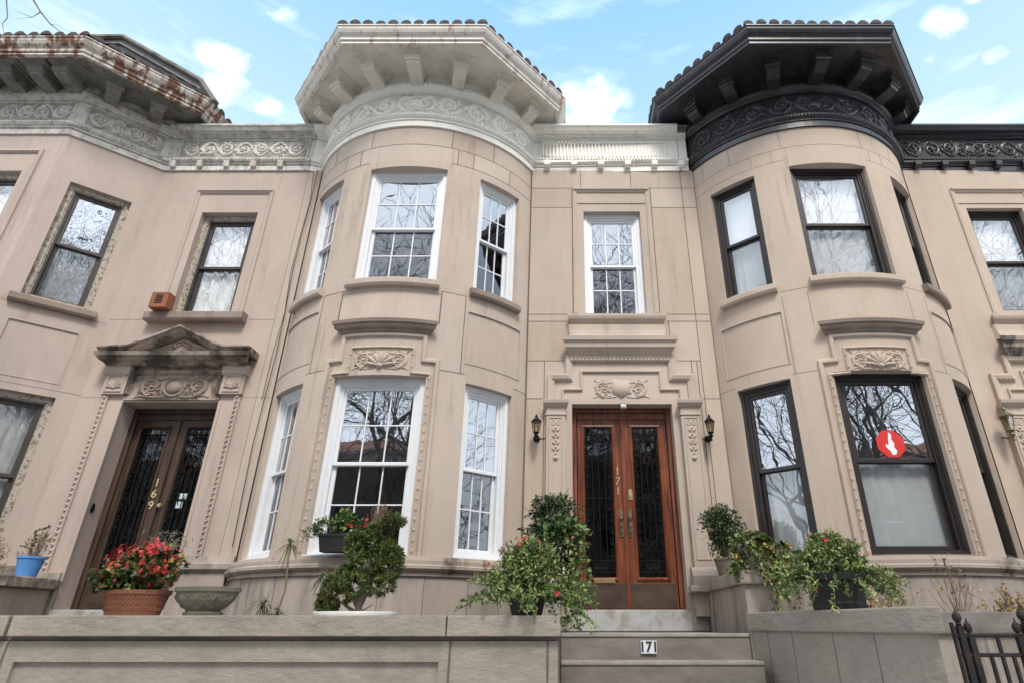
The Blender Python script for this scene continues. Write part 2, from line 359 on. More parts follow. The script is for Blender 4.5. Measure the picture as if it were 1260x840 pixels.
def wallgrid(bm, S, u0, u1, v0, v1, ops, blocks=()):
    """ops: (ua, ub, va, vb, depth, closed_back)"""
    us = {round(u0, 5), round(u1, 5)}; vs = {round(v0, 5), round(v1, 5)}
    for o in ops: us |= {round(o[0], 5), round(o[1], 5)}; vs |= {round(o[2], 5), round(o[3], 5)}
    for o in blocks: us |= {round(min(max(o[0], u0), u1), 5), round(min(max(o[1], u0), u1), 5)}; vs |= {round(min(max(o[2], v0), v1), 5), round(min(max(o[3], v0), v1), 5)}
    us = sorted(us); vs = sorted(vs); full = []
    for a, b in zip(us, us[1:]): full += cuts(S, a, b)[:-1]
    full.append(us[-1]); cache = {}
    def V(u, v, w):
        k = (round(u, 4), round(v, 4), round(w, 4))
        if k not in cache: cache[k] = bm.verts.new(S.pt(u, v, w))
        return cache[k]
    def F(*p):
        try: f = bm.faces.new([V(*q) for q in p])
        except ValueError: return
        if blocks:
            mu = sum(q[0] for q in p) / 4; mv = sum(q[1] for q in p) / 4
            for o in blocks:
                if o[0] <= mu <= o[1] and o[2] <= mv <= o[3]: f.material_index = o[4]
    for a, b in zip(full, full[1:]):
        for c, d in zip(vs, vs[1:]):
            mu, mv = (a + b) / 2, (c + d) / 2
            ins = [o for o in ops if o[0] < mu < o[1] and o[2] < mv < o[3]]
            if not ins: F((a, c, 0), (b, c, 0), (b, d, 0), (a, d, 0))
            elif ins[0][5]:
                w = -ins[0][4]; F((a, c, w), (b, c, w), (b, d, w), (a, d, w))
    for o in ops:
        ua, ub, va, vb, dep, _ = o
        for a, b in zip(full, full[1:]):
            if ua - 1e-4 < (a + b) / 2 < ub:
                F((a, va, 0), (a, va, -dep), (b, va, -dep), (b, va, 0)); F((a, vb, 0), (b, vb, 0), (b, vb, -dep), (a, vb, -dep))
        for c, d in zip(vs, vs[1:]):
            if va - 1e-4 < (c + d) / 2 < vb:
                F((ua, c, 0), (ua, d, 0), (ua, d, -dep), (ua, c, -dep)); F((ub, c, 0), (ub, c, -dep), (ub, d, -dep), (ub, d, 0))

def joints(bm, S, hl, vl, t=0.005, w=0.0016):
    for v, a, b in hl: sbox(bm, S, a, b, v - t, v + t, -0.01, w)
    for u, a, b in vl: sbox(bm, S, u - t, u + t, a, b, -0.01, w + 0.0004)

# carving -------------------------------------------------------------
def rtube(bm, S, pts, r, w=0.0, flat=1.0, mi=0):
    """half round raised tube on the surface along (u,v) pts"""
    n = len(pts); rs = r if isinstance(r, (list, tuple)) else [r] * n; rings = []
    for i in range(n):
        a = Vector(pts[max(i - 1, 0)]); b = Vector(pts[min(i + 1, n - 1)]); d = (b - a)
        if d.length < 1e-7: d = Vector((1, 0))
        d.normalize(); nn = Vector((-d.y, d.x)); ring = []
        for k in range(5):
            t = math.pi * k / 4
            ring.append(bm.verts.new(S.pt(pts[i][0] + nn.x * rs[i] * math.cos(t), pts[i][1] + nn.y * rs[i] * math.cos(t), w - 0.002 + rs[i] * flat * math.sin(t))))
        rings.append(ring)
    for i in range(n - 1):
        for k in range(4): bm.faces.new([rings[i][k], rings[i][k + 1], rings[i + 1][k + 1], rings[i + 1][k]]).material_index = mi
    bm.faces.new(rings[0]).material_index = mi; bm.faces.new(rings[-1][::-1]).material_index = mi

def rblob(bm, S, u, v, ru, rv, h, w=0.0, rot=0.0, seg=8, mi=0):
    c, s = math.cos(rot), math.sin(rot); rings = []
    for j, (q, z) in enumerate(((1.0, -0.002), (0.85, 0.55 * h), (0.5, 0.88 * h))):
        rings.append([bm.verts.new(S.pt(u + (ru * q * math.cos(2 * math.pi * k / seg)) * c - (rv * q * math.sin(2 * math.pi * k / seg)) * s,
                     v + (ru * q * math.cos(2 * math.pi * k / seg)) * s + (rv * q * math.sin(2 * math.pi * k / seg)) * c, w + z)) for k in range(seg)])
    top = bm.verts.new(S.pt(u, v, w + h))
    for j in range(2):
        for k in range(seg): bm.faces.new([rings[j][k], rings[j][(k + 1) % seg], rings[j + 1][(k + 1) % seg], rings[j + 1][k]]).material_index = mi
    for k in range(seg): bm.faces.new([rings[2][k], rings[2][(k + 1) % seg], top]).material_index = mi

def spiral(cu, cv, r0, a0, turns, sgn=1, n=22, r1=0.12):
    return [(cu + r0 * (1 - (1 - r1) * i / n) * math.cos(a0 + sgn * 2 * math.pi * turns * i / n), cv + r0 * (1 - (1 - r1) * i / n) * math.sin(a0 + sgn * 2 * math.pi * turns * i / n)) for i in range(n + 1)]

def rinceau(bm, S, u0, u1, v0, v1, n, w=0.0, direction=1, flip=0):
    h = v1 - v0; L = (u1 - u0) / n; vc = (v0 + v1) / 2; rr = random.Random(int(abs(u0) * 97) + n)
    t = h * 0.07
    R = min(h * 0.36, L * 0.44)
    for i in range(n):
        uc = u0 + (i + 0.5) * L if direction > 0 else u1 - (i + 0.5) * L
        s = 1 if (i + flip) % 2 == 0 else -1
        cv = vc + s * h * 0.04
        sp = spiral(uc, cv, R, math.pi * (0.5 if s < 0 else -0.5) + (0 if direction > 0 else math.pi * 0), 1.7, s * direction * -1)
        rtube(bm, S, sp, [t * (1.15 - 0.6 * k / 22) for k in range(23)], w)
        # connecting stem
        nx = uc + direction * L
        st = [(uc + direction * L * (k / 8.0 - 0.5), vc - s * R * math.cos(math.pi * (k / 8.0 - 0.5)) * 1.12) for k in range(9)]
        rtube(bm, S, st, t * 0.9, w)
        rblob(bm, S, uc, cv, t * 1.6, t * 1.6, t * 1.6, w)
        for k in range(5): # rosette petals
            a = 2 * math.pi * k / 5
            rblob(bm, S, uc + math.cos(a) * t * 2.2, cv + math.sin(a) * t * 2.2, t * 1.2, t * 0.8, t * 1.0, w, a, 6)
        for k in range(7): # leaves flicking outside of the scroll
            a = rr.uniform(0, 6.28); q = R * rr.uniform(0.98, 1.22)
            uu, vv = uc + math.cos(a) * q, cv + math.sin(a) * q
            if v0 + t < vv < v1 - t and u0 < uu < u1: rblob(bm, S, uu, vv, t * 1.9, t * 0.85, t * 1.1, w, a + 1.1 * s, 6)
    
def shell(bm, S, u, v, r, w=0):
    for k in range(7):
        a = math.pi * (0.06 + 0.88 * k / 6)
        rblob(bm, S, u + math.cos(a) * r * 0.55, v + math.sin(a) * r * 0.55, r * 0.52, r * 0.13, r * 0.22, w, a, 8)
    rblob(bm, S, u, v, r * 0.22, r * 0.2, r * 0.25, w)

def scrollpair(bm, S, u, v, W, H, w=0, kind='shell'):
    """an ornament: centre piece with a pair of curling scrolls, overall W x H"""
    R = H * 0.42; t = H * 0.055
    for s in (-1, 1):
        cu = u + s * W * 0.31
        rtube(bm, S, spiral(cu, v + H * 0.02, R, -math.pi / 2, 1.5, s, 20), [t * (1.3 - 0.7 * k / 20) for k in range(21)], w, 1.3)
        rtube(bm, S, spiral(cu - s * W * 0.0, v, R * 1.1, math.pi / 2, 0.55, -s, 12, 0.75), t, w, 1.1)
        rtube(bm, S, [(u + s * W * 0.10, v - H * 0.42), (u + s * W * 0.2, v - H * 0.46), (cu, v - H * 0.44), (u + s * W * 0.44, v - H * 0.38), (u + s * W * 0.5, v - H * 0.46)], t * 0.8, w)
        rtube(bm, S, [(u + s * W * 0.10, v + H * 0.42), (u + s * W * 0.2, v + H * 0.3), (u + s * W * 0.3, v + H * 0.40), (u + s * W * 0.42, v + H * 0.36), (u + s * W * 0.48, v + H * 0.46)], t * 0.8, w)
        for k in range(15):
            a = k * 0.83; q = R * (0.35 + 0.06 * k)
            rblob(bm, S, cu + math.cos(a) * q, v + math.sin(a) * q * 0.95, t * 1.8, t * 0.8, t * 1.2, w, a + 0.9, 6)
        rblob(bm, S, cu, v, t * 1.4, t * 1.4, t * 1.8, w)
    if kind == 'shell': shell(bm, S, u, v - H * 0.32, H * 0.75, w)
    elif kind == 'shield':
        hexs = [(-0.16, 0.5), (0, 0.44), (0.16, 0.5), (0.17, -0.2), (0.0, -0.5), (-0.17, -0.2)]
        a = [bm.verts.new(S.pt(u + x * W, v + y * H, w - 0.002)) for x, y in hexs]; b = [bm.verts.new(S.pt(u + x * W * 0.9, v + y * H * 0.92, w + H * 0.08)) for x, y in hexs]
        for k in range(6): bm.faces.new([a[k], a[(k + 1) % 6], b[(k + 1) % 6], b[k]])
        bm.faces.new(b)
    elif kind == 'oval':
        rblob(bm, S, u, v - H * 0.02, W * 0.11, H * 0.3, H * 0.14, w, 0, 14)
        ring = [(u + math.cos(k / 16 * 2 * math.pi) * W * 0.14, v + math.sin(k / 16 * 2 * math.pi) * H * 0.40) for k in range(17)]
        rtube(bm, S, ring, t, w)
    elif kind == 'wreath':
        for k in range(20):
            a = 2 * math.pi * k / 20
            rblob(bm, S, u + math.cos(a) * H * 0.40, v + math.sin(a) * H * 0.40, t * 1.5, t * 0.9, t * 1.4, w, a + 0.8, 6)
        rblob(bm, S, u, v, H * 0.28, H * 0.3, H * 0.07, w, 0, 12)

def beads(bm, S, pts_fn, L, step, ru, rv, h, w):
    n = int(L / step)
    for i in range(n):
        u, v, rot = pts_fn((i + 0.5) / n); rblob(bm, S, u, v, ru, rv, h, w, rot, 6)

# ------------------------------------------------------------------ windows
def window(parent, S, u0, u1, v0, v1, style, depth=0.07, label=None, sill=None):
    a = S.pt(u0, 0, -depth); b = S.pt(u1, 0, -depth)
    F = Flat(a.x, a.y, b.x, b.y); W = F.L; H = v1 - v0
    fm = {'white': 'white_paint', 'dark': 'dark_frame', 'brown': 'brown_frame', 'peel': 'peeling'}[style['frame']]
    sm = {'white': 'white_paint', 'dark': 'dark_frame', 'brown': 'brown_frame', 'peel': 'brown_frame'}[style['frame']]
    cw = style.get('casing', 0.085)
    e = 0.012
    bm = BM()
    loop = [(-e, v0 - e), (W + e, v0 - e), (W + e, v1 + e), (-e, v1 + e)]    # counter-clockwise: left = inwards
    pathsweep(bm, F, loop, [(0, -0.06), (0, 0.0), (0.012, 0.008), (cw - 0.02, 0.008), (cw - 0.015, -0.012), (cw, -0.012), (cw, -0.06)], True)
    fr = obj('window', bm, fm, parent, label=label)
    bm = BM()
    jw = 0.028
    l2 = [(cw - e, v0 + cw * 0.7 - e), (W - cw + e, v0 + cw * 0.7 - e), (W - cw + e, v1 - cw + e), (cw - e, v1 - cw + e)]
    pathsweep(bm, F, l2, [(0, -0.13), (0, -0.025), (jw, -0.025), (jw, -0.13)], True)
    obj('frame', bm, sm, fr)
    iu0, iu1, iv0, iv1 = cw + jw - e, W - cw - jw + e, v0 + cw * 0.7 + jw - e, v1 - cw - jw + e
    mid = iv0 + (iv1 - iv0) * 0.5; rail = 0.042 if style['frame'] == 'white' else 0.05
    for k, (va, vb, wz) in enumerate(((mid - 0.02, iv1, -0.045), (iv0, mid + 0.02, -0.085))):
        bm = BM()
        lp = [(iu0, va), (iu1, va), (iu1, vb), (iu0, vb)]
        pathsweep(bm, F, lp, [(0, wz - 0.03), (0, wz), (rail - 0.008, wz), (rail, wz - 0.012), (rail, wz - 0.03)], True)
        if style['frame'] == 'white':
            gx0, gx1, gy0, gy1 = iu0 + rail, iu1 - rail, va + rail, vb - rail; t = 0.008
            for q in (1, 2):
                x = gx0 + (gx1 - gx0) * q / 3; sbox(bm, F, x - t, x + t, gy0, gy1, wz - 0.028, wz - 0.010)
            y = (gy0 + gy1) / 2; sbox(bm, F, gx0, gx1, y - t, y + t, wz - 0.026, wz - 0.009)
        sash = obj('sash', bm, sm, fr, label='upper sash' if k == 0 else 'lower sash')
        bm = BM(); quad(bm, [F.pt(iu0 + 0.01, va + 0.01, wz - 0.02), F.pt(iu1 - 0.01, va + 0.01, wz - 0.02), F.pt(iu1 - 0.01, vb - 0.01, wz - 0.02), F.pt(iu0 + 0.01, vb - 0.01, wz - 0.02)])
        obj('pane', bm, style['glass'][k], fr)
    # blinds and curtains
    for k, cm in enumerate(style.get('curtain', (None, None))):
        if not cm: continue
        va, vb = (mid, v1 - 0.03) if k == 0 else (v0 + 0.05, mid + 0.015)
        if style.get('drop') and k == 0: va = vb - (vb - va) * style['drop']
        bm = BM(); amp = 0.0 if cm == 'shade' else (0.005 if cm == 'sheer' else 0.014); nn = 36 if amp else 1
        ws = -0.15 - 0.02 * k; ph = random.uniform(0, 6)
        def wave(u, v): return ws + amp * (math.sin(u * 38 + ph + v * 0.6) + 0.6 * math.sin(u * 71 + 2 * ph))
        nv = 4 if amp else 1
        for i in range(nn):
            for j in range(nv):
                p = [(cw + (W - 2 * cw) * (i + di) / nn, va + (vb - va) * (j + dj) / nv) for di, dj in ((0, 0), (1, 0), (1, 1), (0, 1))]
                quad(bm, [F.pt(x, y, wave(x, y)) for x, y in p])
        bmesh.ops.remove_doubles(bm, verts=bm.verts, dist=1e-4)
        obj('curtain' if cm != 'shade' else 'blind', bm, cm, fr, smooth=True)
    if sill:
        ov, sh, proj, sm2 = sill
        bm = BM(); hsweep(bm, S, u0 - ov, u1 + ov, [(v0 - sh, -0.02), (v0 - sh, proj - 0.02), (v0 - sh + 0.03, proj), (v0 - 0.012, proj), (v0, proj - 0.012), (v0 + 0.008, -0.09), (v0 - sh, -0.09)])
        obj('sill', bm, sm2, fr)
    return fr

WHITE = dict(frame='white', glass=('glass', 'glass_screened'))
WHITE_LOW = dict(frame='white', glass=('glass', 'glass_screened'), curtain=('sheer', None), drop=0.22)
DARK = dict(frame='dark', casing=0.07, glass=('glass_clear', 'glass_curtained'), curtain=('shade', 'sheer'))
DARK_S = dict(frame='dark', casing=0.07, glass=('glass_clear', 'glass_screened'), curtain=('shade', 'sheer'))
DARK_LOW = dict(frame='dark', casing=0.07, glass=('glass', 'glass_curtained'), curtain=(None, 'sheer'))
PEEL = dict(frame='peel', casing=0.10, glass=('glass_clear', 'glass_curtained'), curtain=('shade', 'lace'))
PEEL2 = dict(frame='peel', casing=0.10, glass=('glass_old', 'glass_screened'), curtain=(None, 'sheer'))
PEEL3 = dict(frame='peel', casing=0.10, glass=('glass_screened', 'glass_screened'), curtain=('lace', 'lace'))

# ------------------------------------------------------------------ cornice
ZB = 7.10
def cornice_profiles(): # [(w,z)] closed
    return [(-0.05, ZB), (0.03, ZB), (0.03, ZB + 0.10), (0.0, ZB + 0.104), (0.0, ZB + 0.116), (0.045, ZB + 0.12), (0.045, ZB + 0.15), (0.075, ZB + 0.165), (0.085, ZB + 0.18), (0.085, ZB + 0.22), (0.06, ZB + 0.235), (0.03, ZB + 0.24),
            (0.0, ZB + 0.245), (0.0, ZB + 0.26), (0.02, ZB + 0.265), (0.02, 7.795), (0.0, 7.80), (0.0, 7.812), (0.05, 7.82), (0.06, 7.86), (0.10, 7.88), (0.12, 7.90), (0.12, 7.955), (-0.05, 7.96)]
def flat_crown(): return [(0.10, 7.885), (0.16, 7.90), (0.18, 7.945), (0.21, 7.965), (0.21, 8.0), (-0.06, 8.02), (-0.06, 7.885)]

def arc(xc, yc, R, a0, a1, n):
    return [(xc + R * math.sin(rad(a0 + (a1 - a0) * i / n)), yc - R * math.cos(rad(a0 + (a1 - a0) * i / n))) for i in range(n + 1)]

def eave(parent, poly, m_soffit, m_gutter, m_tile, tile_sp=0.198, yback=8.1):
    """poly: plan polyline of the eave lip, left to right"""
    bm = BM()
    back = [(poly[-1][0], yback + 1.2), (poly[0][0], yback + 1.2)]
    lo = [bm.verts.new((x, y, 8.12)) for x, y in poly + back]; hi = [bm.verts.new((x, y, 8.15)) for x, y in poly + back]
    bm.faces.new(lo); bm.faces.new(hi[::-1])
    for i in range(len(lo)):
        j = (i + 1) % len(lo); bm.faces.new([lo[i], lo[j], hi[j], hi[i]])
    sof = obj('soffit', bm, m_soffit, parent)
    bm = BM()
    plansweep(bm, poly, [(-0.06, 8.085), (0.0, 8.085), (0.0, 8.135), (0.02, 8.15), (0.02, 8.21), (0.045, 8.225), (0.07, 8.25), (0.095, 8.30), (0.10, 8.345), (0.115, 8.35), (0.115, 8.37), (-0.06, 8.37)])
    obj('gutter', bm, m_gutter, parent)
    # roof slopes and barrel tiles
    bm = BM(); Q = [Vector(p) for p in poly]; cx = sum(q.x for q in Q) / len(Q); rise = 0.42
    apex = [Vector((cx - 0.25, 9.3)), Vector((cx + 0.25, 9.3))]
    def inner(q): return Vector((q.x + (apex[0].x - q.x) * 0.9, q.y + (9.3 - q.y) * 0.9)) if q.x < cx else Vector((q.x + (apex[1].x - q.x) * 0.9, q.y + (9.3 - q.y) * 0.9))
    for a, b in zip(Q, Q[1:]):
        ia, ib = inner(a), inner(b)
        quad(bm, [(a.x, a.y, 8.36), (b.x, b.y, 8.36), (ib.x, ib.y, 8.36 + rise * 2.2), (ia.x, ia.y, 8.36 + rise * 2.2)])
    roof = obj('roof', bm, m_tile, parent)
    bm = BM()
    for a, b in zip(Q, Q[1:]):
        d = (b - a); L = d.length; d.normalize(); nrm = Vector((d.y, -d.x)); n = max(2, round(L / tile_sp))
        for i in range(n + 1 if L > 1.9 else n):
            s = (i) * L / n if L > 1.9 else (i + 0.5) * L / n
            p = a + d * s
            ia, ib = inner(a), inner(b); q = ia + (ib - ia) * (s / L)
            jz = random.uniform(-0.006, 0.006)
            p0 = p + nrm * (0.10 + random.uniform(-0.01, 0.012)); steps = 5
            prev = None
            for k in range(steps):   # overlapping tapered barrels
                t0, t1 = k / steps, (k + 1.12) / steps
                A = p0.lerp(q, t0); B = p0.lerp(q, min(1, t1))
                z0 = 8.385 + jz + rise * 2.2 * t0 + 0.012; z1 = 8.385 + jz + rise * 2.2 * min(1, t1)
                r0, r1 = 0.080, 0.062; ring = []
                for P_, z_, r_ in ((A, z0, r0), (B, z1, r1)):
                    ring.append([bm.verts.new((P_.x + d.x * r_ * math.cos(math.pi * j / 6), P_.y + d.y * r_ * math.cos(math.pi * j / 6), z_ + 0.008 + r_ * math.sin(math.pi * j / 6) * 1.05)) for j in range(7)])
                for j in range(6): bm.faces.new([ring[0][j], ring[0][j + 1], ring[1][j + 1], ring[1][j]])
                bm.faces.new(ring[0][::-1]); bm.faces.new(ring[1])
    obj('tiles', bm, m_tile, roof, smooth=False)
    return sof

def bracket(parent, xc, yc, R, deg, m, tip=0.56, blk=None):
    S = Cyl(xc, yc, R); u = S.U(deg)
    a = rad(deg); F = Flat(xc + R * math.sin(a), yc - R * math.cos(a), xc + R * math.sin(a) + math.cos(a), yc - R * math.cos(a) + math.sin(a))
    flat_bracket(parent, F, 0, m, tip)

def flat_bracket(parent, F, u, m, tip=0.56):
    bm = BM()
    hsweep(bm, F, u - 0.10, u + 0.10, [(7.885, 0.08), (7.895, tip * 0.6), (7.925, tip - 0.05), (7.96, tip - 0.03), (8.06, tip - 0.03), (8.06, 0.08)])
    hsweep(bm, F, u - 0.122, u + 0.122, [(7.965, tip - 0.07), (7.965, tip - 0.005), (7.99, tip), (7.995, tip + 0.014), (8.035, tip + 0.016), (8.05, tip - 0.01), (8.05, tip - 0.07)])
    hsweep(bm, F, u - 0.118, u + 0.118, [(8.04, 0.085), (8.04, tip - 0.005), (8.09, tip + 0.02), (8.09, 0.085)])
    hsweep(bm, F, u - 0.165, u + 0.165, [(8.085, 0.085), (8.085, tip + 0.055), (8.118, tip + 0.07), (8.118, 0.085)])
    hsweep(bm, F, u - 0.215, u + 0.215, [(8.105, 0.085), (8.105, tip + 0.085), (8.122, tip + 0.09), (8.122, 0.085)])
    obj('bracket', bm, m, parent)

def rope(bm, S, u0, u1, v, step=0.05, r=0.017, w=0.085):
    n = int((u1 - u0) / step)
    for i in range(n):
        u = u0 + (i + 0.5) * (u1 - u0) / n; rblob(bm, S, u, v, step * 0.62, r * 0.75, r * 1.1, w, 0.9, 6)

# ------------------------------------------------------------------ houses
def party(parent, x0, x1, yb0, m_wall):
    """rooms behind the facade: floors, party walls, back wall, flat roof"""
    bm = BM()
    bm.free()
    for q in ((x0 - 0.06, x0 + 0.06, 8.36, 14, G, 7.95), (x1 - 0.06, x1 + 0.06, 8.36, 14, G, 7.95), (x0 + 0.06, x1 - 0.06, 13.8, 14, G, 7.95), (x0 + 0.06, x1 - 0.06, 11.6, 11.7, G, 7.3)):
        bm = BM(); box(bm, *q); obj('interior_wall', bm, 'plaster', parent)
    for z0, z1, yy in ((0.02, 0.16, 8.36), (3.42, 3.72, 8.36), (6.85, 6.95, 8.36)):
        bm = BM(); box(bm, x0 + 0.06, x1 - 0.06, yy, 13.8, z0, z1); obj('floor', bm, 'room_floor', parent)
    bm = BM(); box(bm, x0 - 0.06, x1 + 0.06, 8.25, 14, 7.96, 8.08); obj('flat_roof', bm, 'slate', parent)

def bay_floor(parent, xc, yc=9.08, R=2.0):
    bm = BM()
    for z0, z1 in ((0.02, 0.16), (3.42, 3.72), (6.85, 6.95)):
        P = arc(xc, yc, R, -58, 58, 16)
        a = [bm.verts.new((x, y, z0)) for x, y in P + [(P[-1][0], 8.36), (P[0][0], 8.36)]]; b = [bm.verts.new((x, y, z1)) for x, y in P + [(P[-1][0], 8.36), (P[0][0], 8.36)]]
        bm.faces.new(a); bm.faces.new(b[::-1])
        for i in range(len(a)): j = (i + 1) % len(a); bm.faces.new([a[i], a[j], b[j], b[i]])
    obj('bay_floor', bm, 'room_floor', parent)

def moulding_L(t=0.03, w=0.035):
    return [(0, -0.01), (0, w * 0.5), (t * 0.3, w), (t * 0.75, w), (t, w * 0.35), (t, -0.01)]

BAYA = {'c': (-16.3, 16.3), 'l': (-51.2, -30.6), 'r': (30.6, 51.2)}

def round_bay_house(parent, xc, xo, fx0, fx1, stone_m, style, st_up, st_low, mort, zoff, cm, clear, left_strip, door_fn, wide=1.0):
    """xc bay centre; xo offset of the flat part; fx0..fx1 extent of the flat wall to the right of the bay"""
    yc, R = 9.08, 2.10; S = Cyl(xc, yc, R); U = S.U
    up0, up1, lo0, lo1 = 4.29 + zoff, 6.30 + zoff, 0.72, 2.88 + zoff
    # bay wall
    bm = BM(); ops = []
    for k, (a, b) in BAYA.items():
        ops.append((U(a), U(b), up0, up1, 0.26, False)); ops.append((U(a), U(b), lo0, lo1, 0.26, False))
    for a, b in ((-54.8, -29.6), (29.6, 54.8)): ops.append((U(a), U(b), 3.16, 3.93, 0.014, True))
    ops.append((U(-19.2), U(19.2), 3.62, 4.12, 0.006, True)) if stone_m == 'stone_mid' else None
    white = stone_m == 'stone_mid'
    bl = [(U(-61), U(-18), 6.74, 7.12, 1), (U(17), U(36), 6.74, 7.12, 2), (U(-22.5), U(20), up1 + .14, 6.74, 1), (U(27), U(45), up1 + .14, 6.74, 1), (U(20), U(27), up1 + .14, 6.74, 2), (U(-28.4), U(-19.2), 3.0, 4.16, 2), (U(18.9), U(28.2), 3.0, 4.16, 1),
          (U(-19.2), U(18.9), 3.62, 4.16, 1), (U(52), U(61), 3.0, up1, 1), (U(19.6), U(30.6), 0.5, 3.0, 1)] if white else ()
    wallgrid(bm, S, U(-61), U(61), 0.50, 7.12, ops, bl)
    bw = obj('bay_wall', bm, [stone_m, 'stone_mid_pale', 'stone_mid_buff'] if white else stone_m, parent)
    bm = BM()
    for a, b in ((-54.8, -29.6), (29.6, 54.8)):
        pathsweep(bm, S, [(U(a), 3.16), (U(b), 3.16), (U(b), 3.93), (U(a), 3.93)], [(-0.012, -0.004), (-0.012, 0.006), (0.0, 0.008), (0.006, -0.004)], True)
    # raised stepped frame about the lower middle window
    fw = [(U(19.6), 0.70), (U(19.6), 3.10), (U(14.6), 3.10), (U(14.6), 3.44), (U(-14.6), 3.44), (U(-14.6), 3.10), (U(-19.6), 3.10), (U(-19.6), 0.70)]
    pathsweep(bm, S, fw, [(-0.035, -0.01), (-0.035, 0.022), (-0.02, 0.036), (0.015, 0.036), (0.025, 0.02), (0.03, -0.01)])
    fi = [(U(17.4), 0.70), (U(17.4), 2.915), (U(11.0), 2.915), (U(11.0), 3.26), (U(-11.0), 3.26), (U(-11.0), 2.915), (U(-17.4), 2.915), (U(-17.4), 0.70)]
    pathsweep(bm, S, fi, [(-0.022, -0.01), (-0.022, 0.012), (0.0, 0.026), (0.012, 0.012), (0.012, -0.01)])
    for (a, b) in zip(fi, fi[1:]):          # ribbon beads wound round the inner moulding
        L = abs(b[0] - a[0]) + abs(b[1] - a[1]); n = max(1, int(L / 0.115)); vert = abs(b[1] - a[1]) > abs(b[0] - a[0])
        for i in range(n):
            t = (i + 0.5) / n; rblob(bm, S, a[0] + (b[0] - a[0]) * t, a[1] + (b[1] - a[1]) * t, 0.018 if vert else 0.032, 0.032 if vert else 0.018, 0.036, 0, 0, 6)
    obj('window_surround', bm, stone_m, parent)
    bm = BM(); scrollpair(bm, S, 0, 3.09, 0.72, 0.27, 0.0, 'shell'); obj('shell_carving', bm, stone_m, parent, smooth=True)
    bm = BM()
    hsweep(bm, S, U(-18.4), U(18.4), [(3.47, -0.01), (3.47, 0.05), (3.50, 0.055), (3.52, 0.10), (3.545, 0.115), (3.565, 0.115), (3.575, 0.14), (3.62, 0.15), (3.62, 0.135), (3.66, 0.0), (3.66, -0.01)], taper=0.6)
    obj('hood_moulding', bm, 'stone_trim', parent)
    # belt course and plinth under the bay
    A = arc(xc, yc, R, -61, 61, 36)
    bm = BM()
    plansweep(bm, A, [(-0.03, 0.50), (0.06, 0.50), (0.06, 0.535), (0.085, 0.55), (0.11, 0.575), (0.11, 0.605), (0.085, 0.62), (0.085, 0.66), (0.07, 0.70), (-0.03, 0.715)])
    obj('belt_course', bm, 'stone_belt', parent)
    bm = BM(); wallgrid(bm, Cyl(xc, yc, R + 0.035), U(-61), U(61), G, 0.52, []); obj('plinth', bm, 'stone_base', parent)
    # joints
    bm = BM()
    hl = [(6.74, U(-61), U(61)), (up1 + 0.14, U(-61), U(-17.5)), (up1 + 0.14, U(17.5), U(61)), (4.16 + zoff, U(-28.5), U(-18.5)), (4.16 + zoff, U(18.5), U(28.5)), (3.0, U(-30.0), U(-20.7)), (3.0, U(20.7), U(30.0)), (3.0, U(52), U(61)), (3.0, U(-61), U(-52))]
    vl = [(U(-18), 6.74, 7.1), (U(17), 6.74, 7.1), (U(36), 6.74, 7.1), (U(-40), 6.74, 7.1), (U(-22.5), up1 + .14, 6.74), (U(20), up1 + .14, 6.74), (U(27), up1 + .14, 6.74), (U(-31), up1 + .14, 6.74), (U(45), up1 + .14, 6.74),
          (U(-19.2), 3.66, 4.16), (U(18.9), 3.66, 4.16), (U(28.2), 3.0, 4.16), (U(-28.4), 3.0, 4.16)]
    joints(bm, S, hl, vl, 0.006 if mort == 'mortar' else 0.0045)
    S2 = Cyl(xc, yc, R + 0.035)
    joints(bm, S2, [(-0.35, U(-60), U(60))], [(S2.U(d), -0.35, 0.5) for d in (-42, -24, -8, 9, 22, 36, 48)], 0.004)
    obj('mortar_joint', bm, mort, parent)
    # bay windows
    nm = {'c': 'middle', 'l': 'left', 'r': 'right'}
    for k, (a, b) in BAYA.items():
        window(parent, S, U(a), U(b), up0, up1, st_up[k], sill=(0.045, 0.115, 0.085, 'stone_trim' if k == 'r' else stone_m))
        window(parent, S, U(a), U(b), lo0, lo1, st_low[k], sill=(0.0, 0.03, 0.02, style['sillm']))
    # flat wall
    F = Flat(0, 8, 1, 8)
    ops = [(xo + 0.38, xo + 1.32, up0, up1 - 0.06, 0.26, False), (xo + 0.16, xo + 1.58, 0.10, 2.85 + zoff * 0.5, 0.24, False)]
    bl = [(0.34, 1.20, 6.73, 7.12, 1), (1.20, 2.06, 6.73, 7.12, 0), (-0.5, 0.19, 6.32, 6.73, 2), (1.52, 2.06, 6.32, 6.73, 1), (1.52, 2.06, 4.29, 6.32, 2), (-0.5, 0.19, 3.52, 4.17, 2), (1.64, 2.06, 3.52, 4.17, 1), (0.12, 1.6, 3.57, 4.10, 1), (-0.24, 2.0, 2.93, 3.52, 1), (-0.5, -0.24, 0.5, 2.93, 2)] if white else ()
    bm = BM(); wallgrid(bm, F, fx0, fx1, G, 7.12, ops, bl)
    if left_strip: wallgrid(bm, Flat(0, 8, 1, 8), left_strip[0], left_strip[1], G, 7.12, [])
    obj('wall', bm, [stone_m, 'stone_mid_pale', 'stone_mid_buff'] if white else stone_m, parent)
    window(parent, F, xo + 0.38, xo + 1.32, up0, up1 - 0.06, st_up['f'], depth=0.10)
    bm = BM()
    pathsweep(bm, F, [(xo + 1.46, 4.30), (xo + 1.46, 6.66), (xo + 0.24, 6.66), (xo + 0.24, 4.30)], [(-0.04, -0.01), (-0.04, 0.02), (0.0, 0.03), (0.03, 0.014), (0.03, -0.01)])
    sbox(bm, F, xo + 0.22, xo + 1.48, 6.665, 6.715, -0.01, 0.05, 0.012)
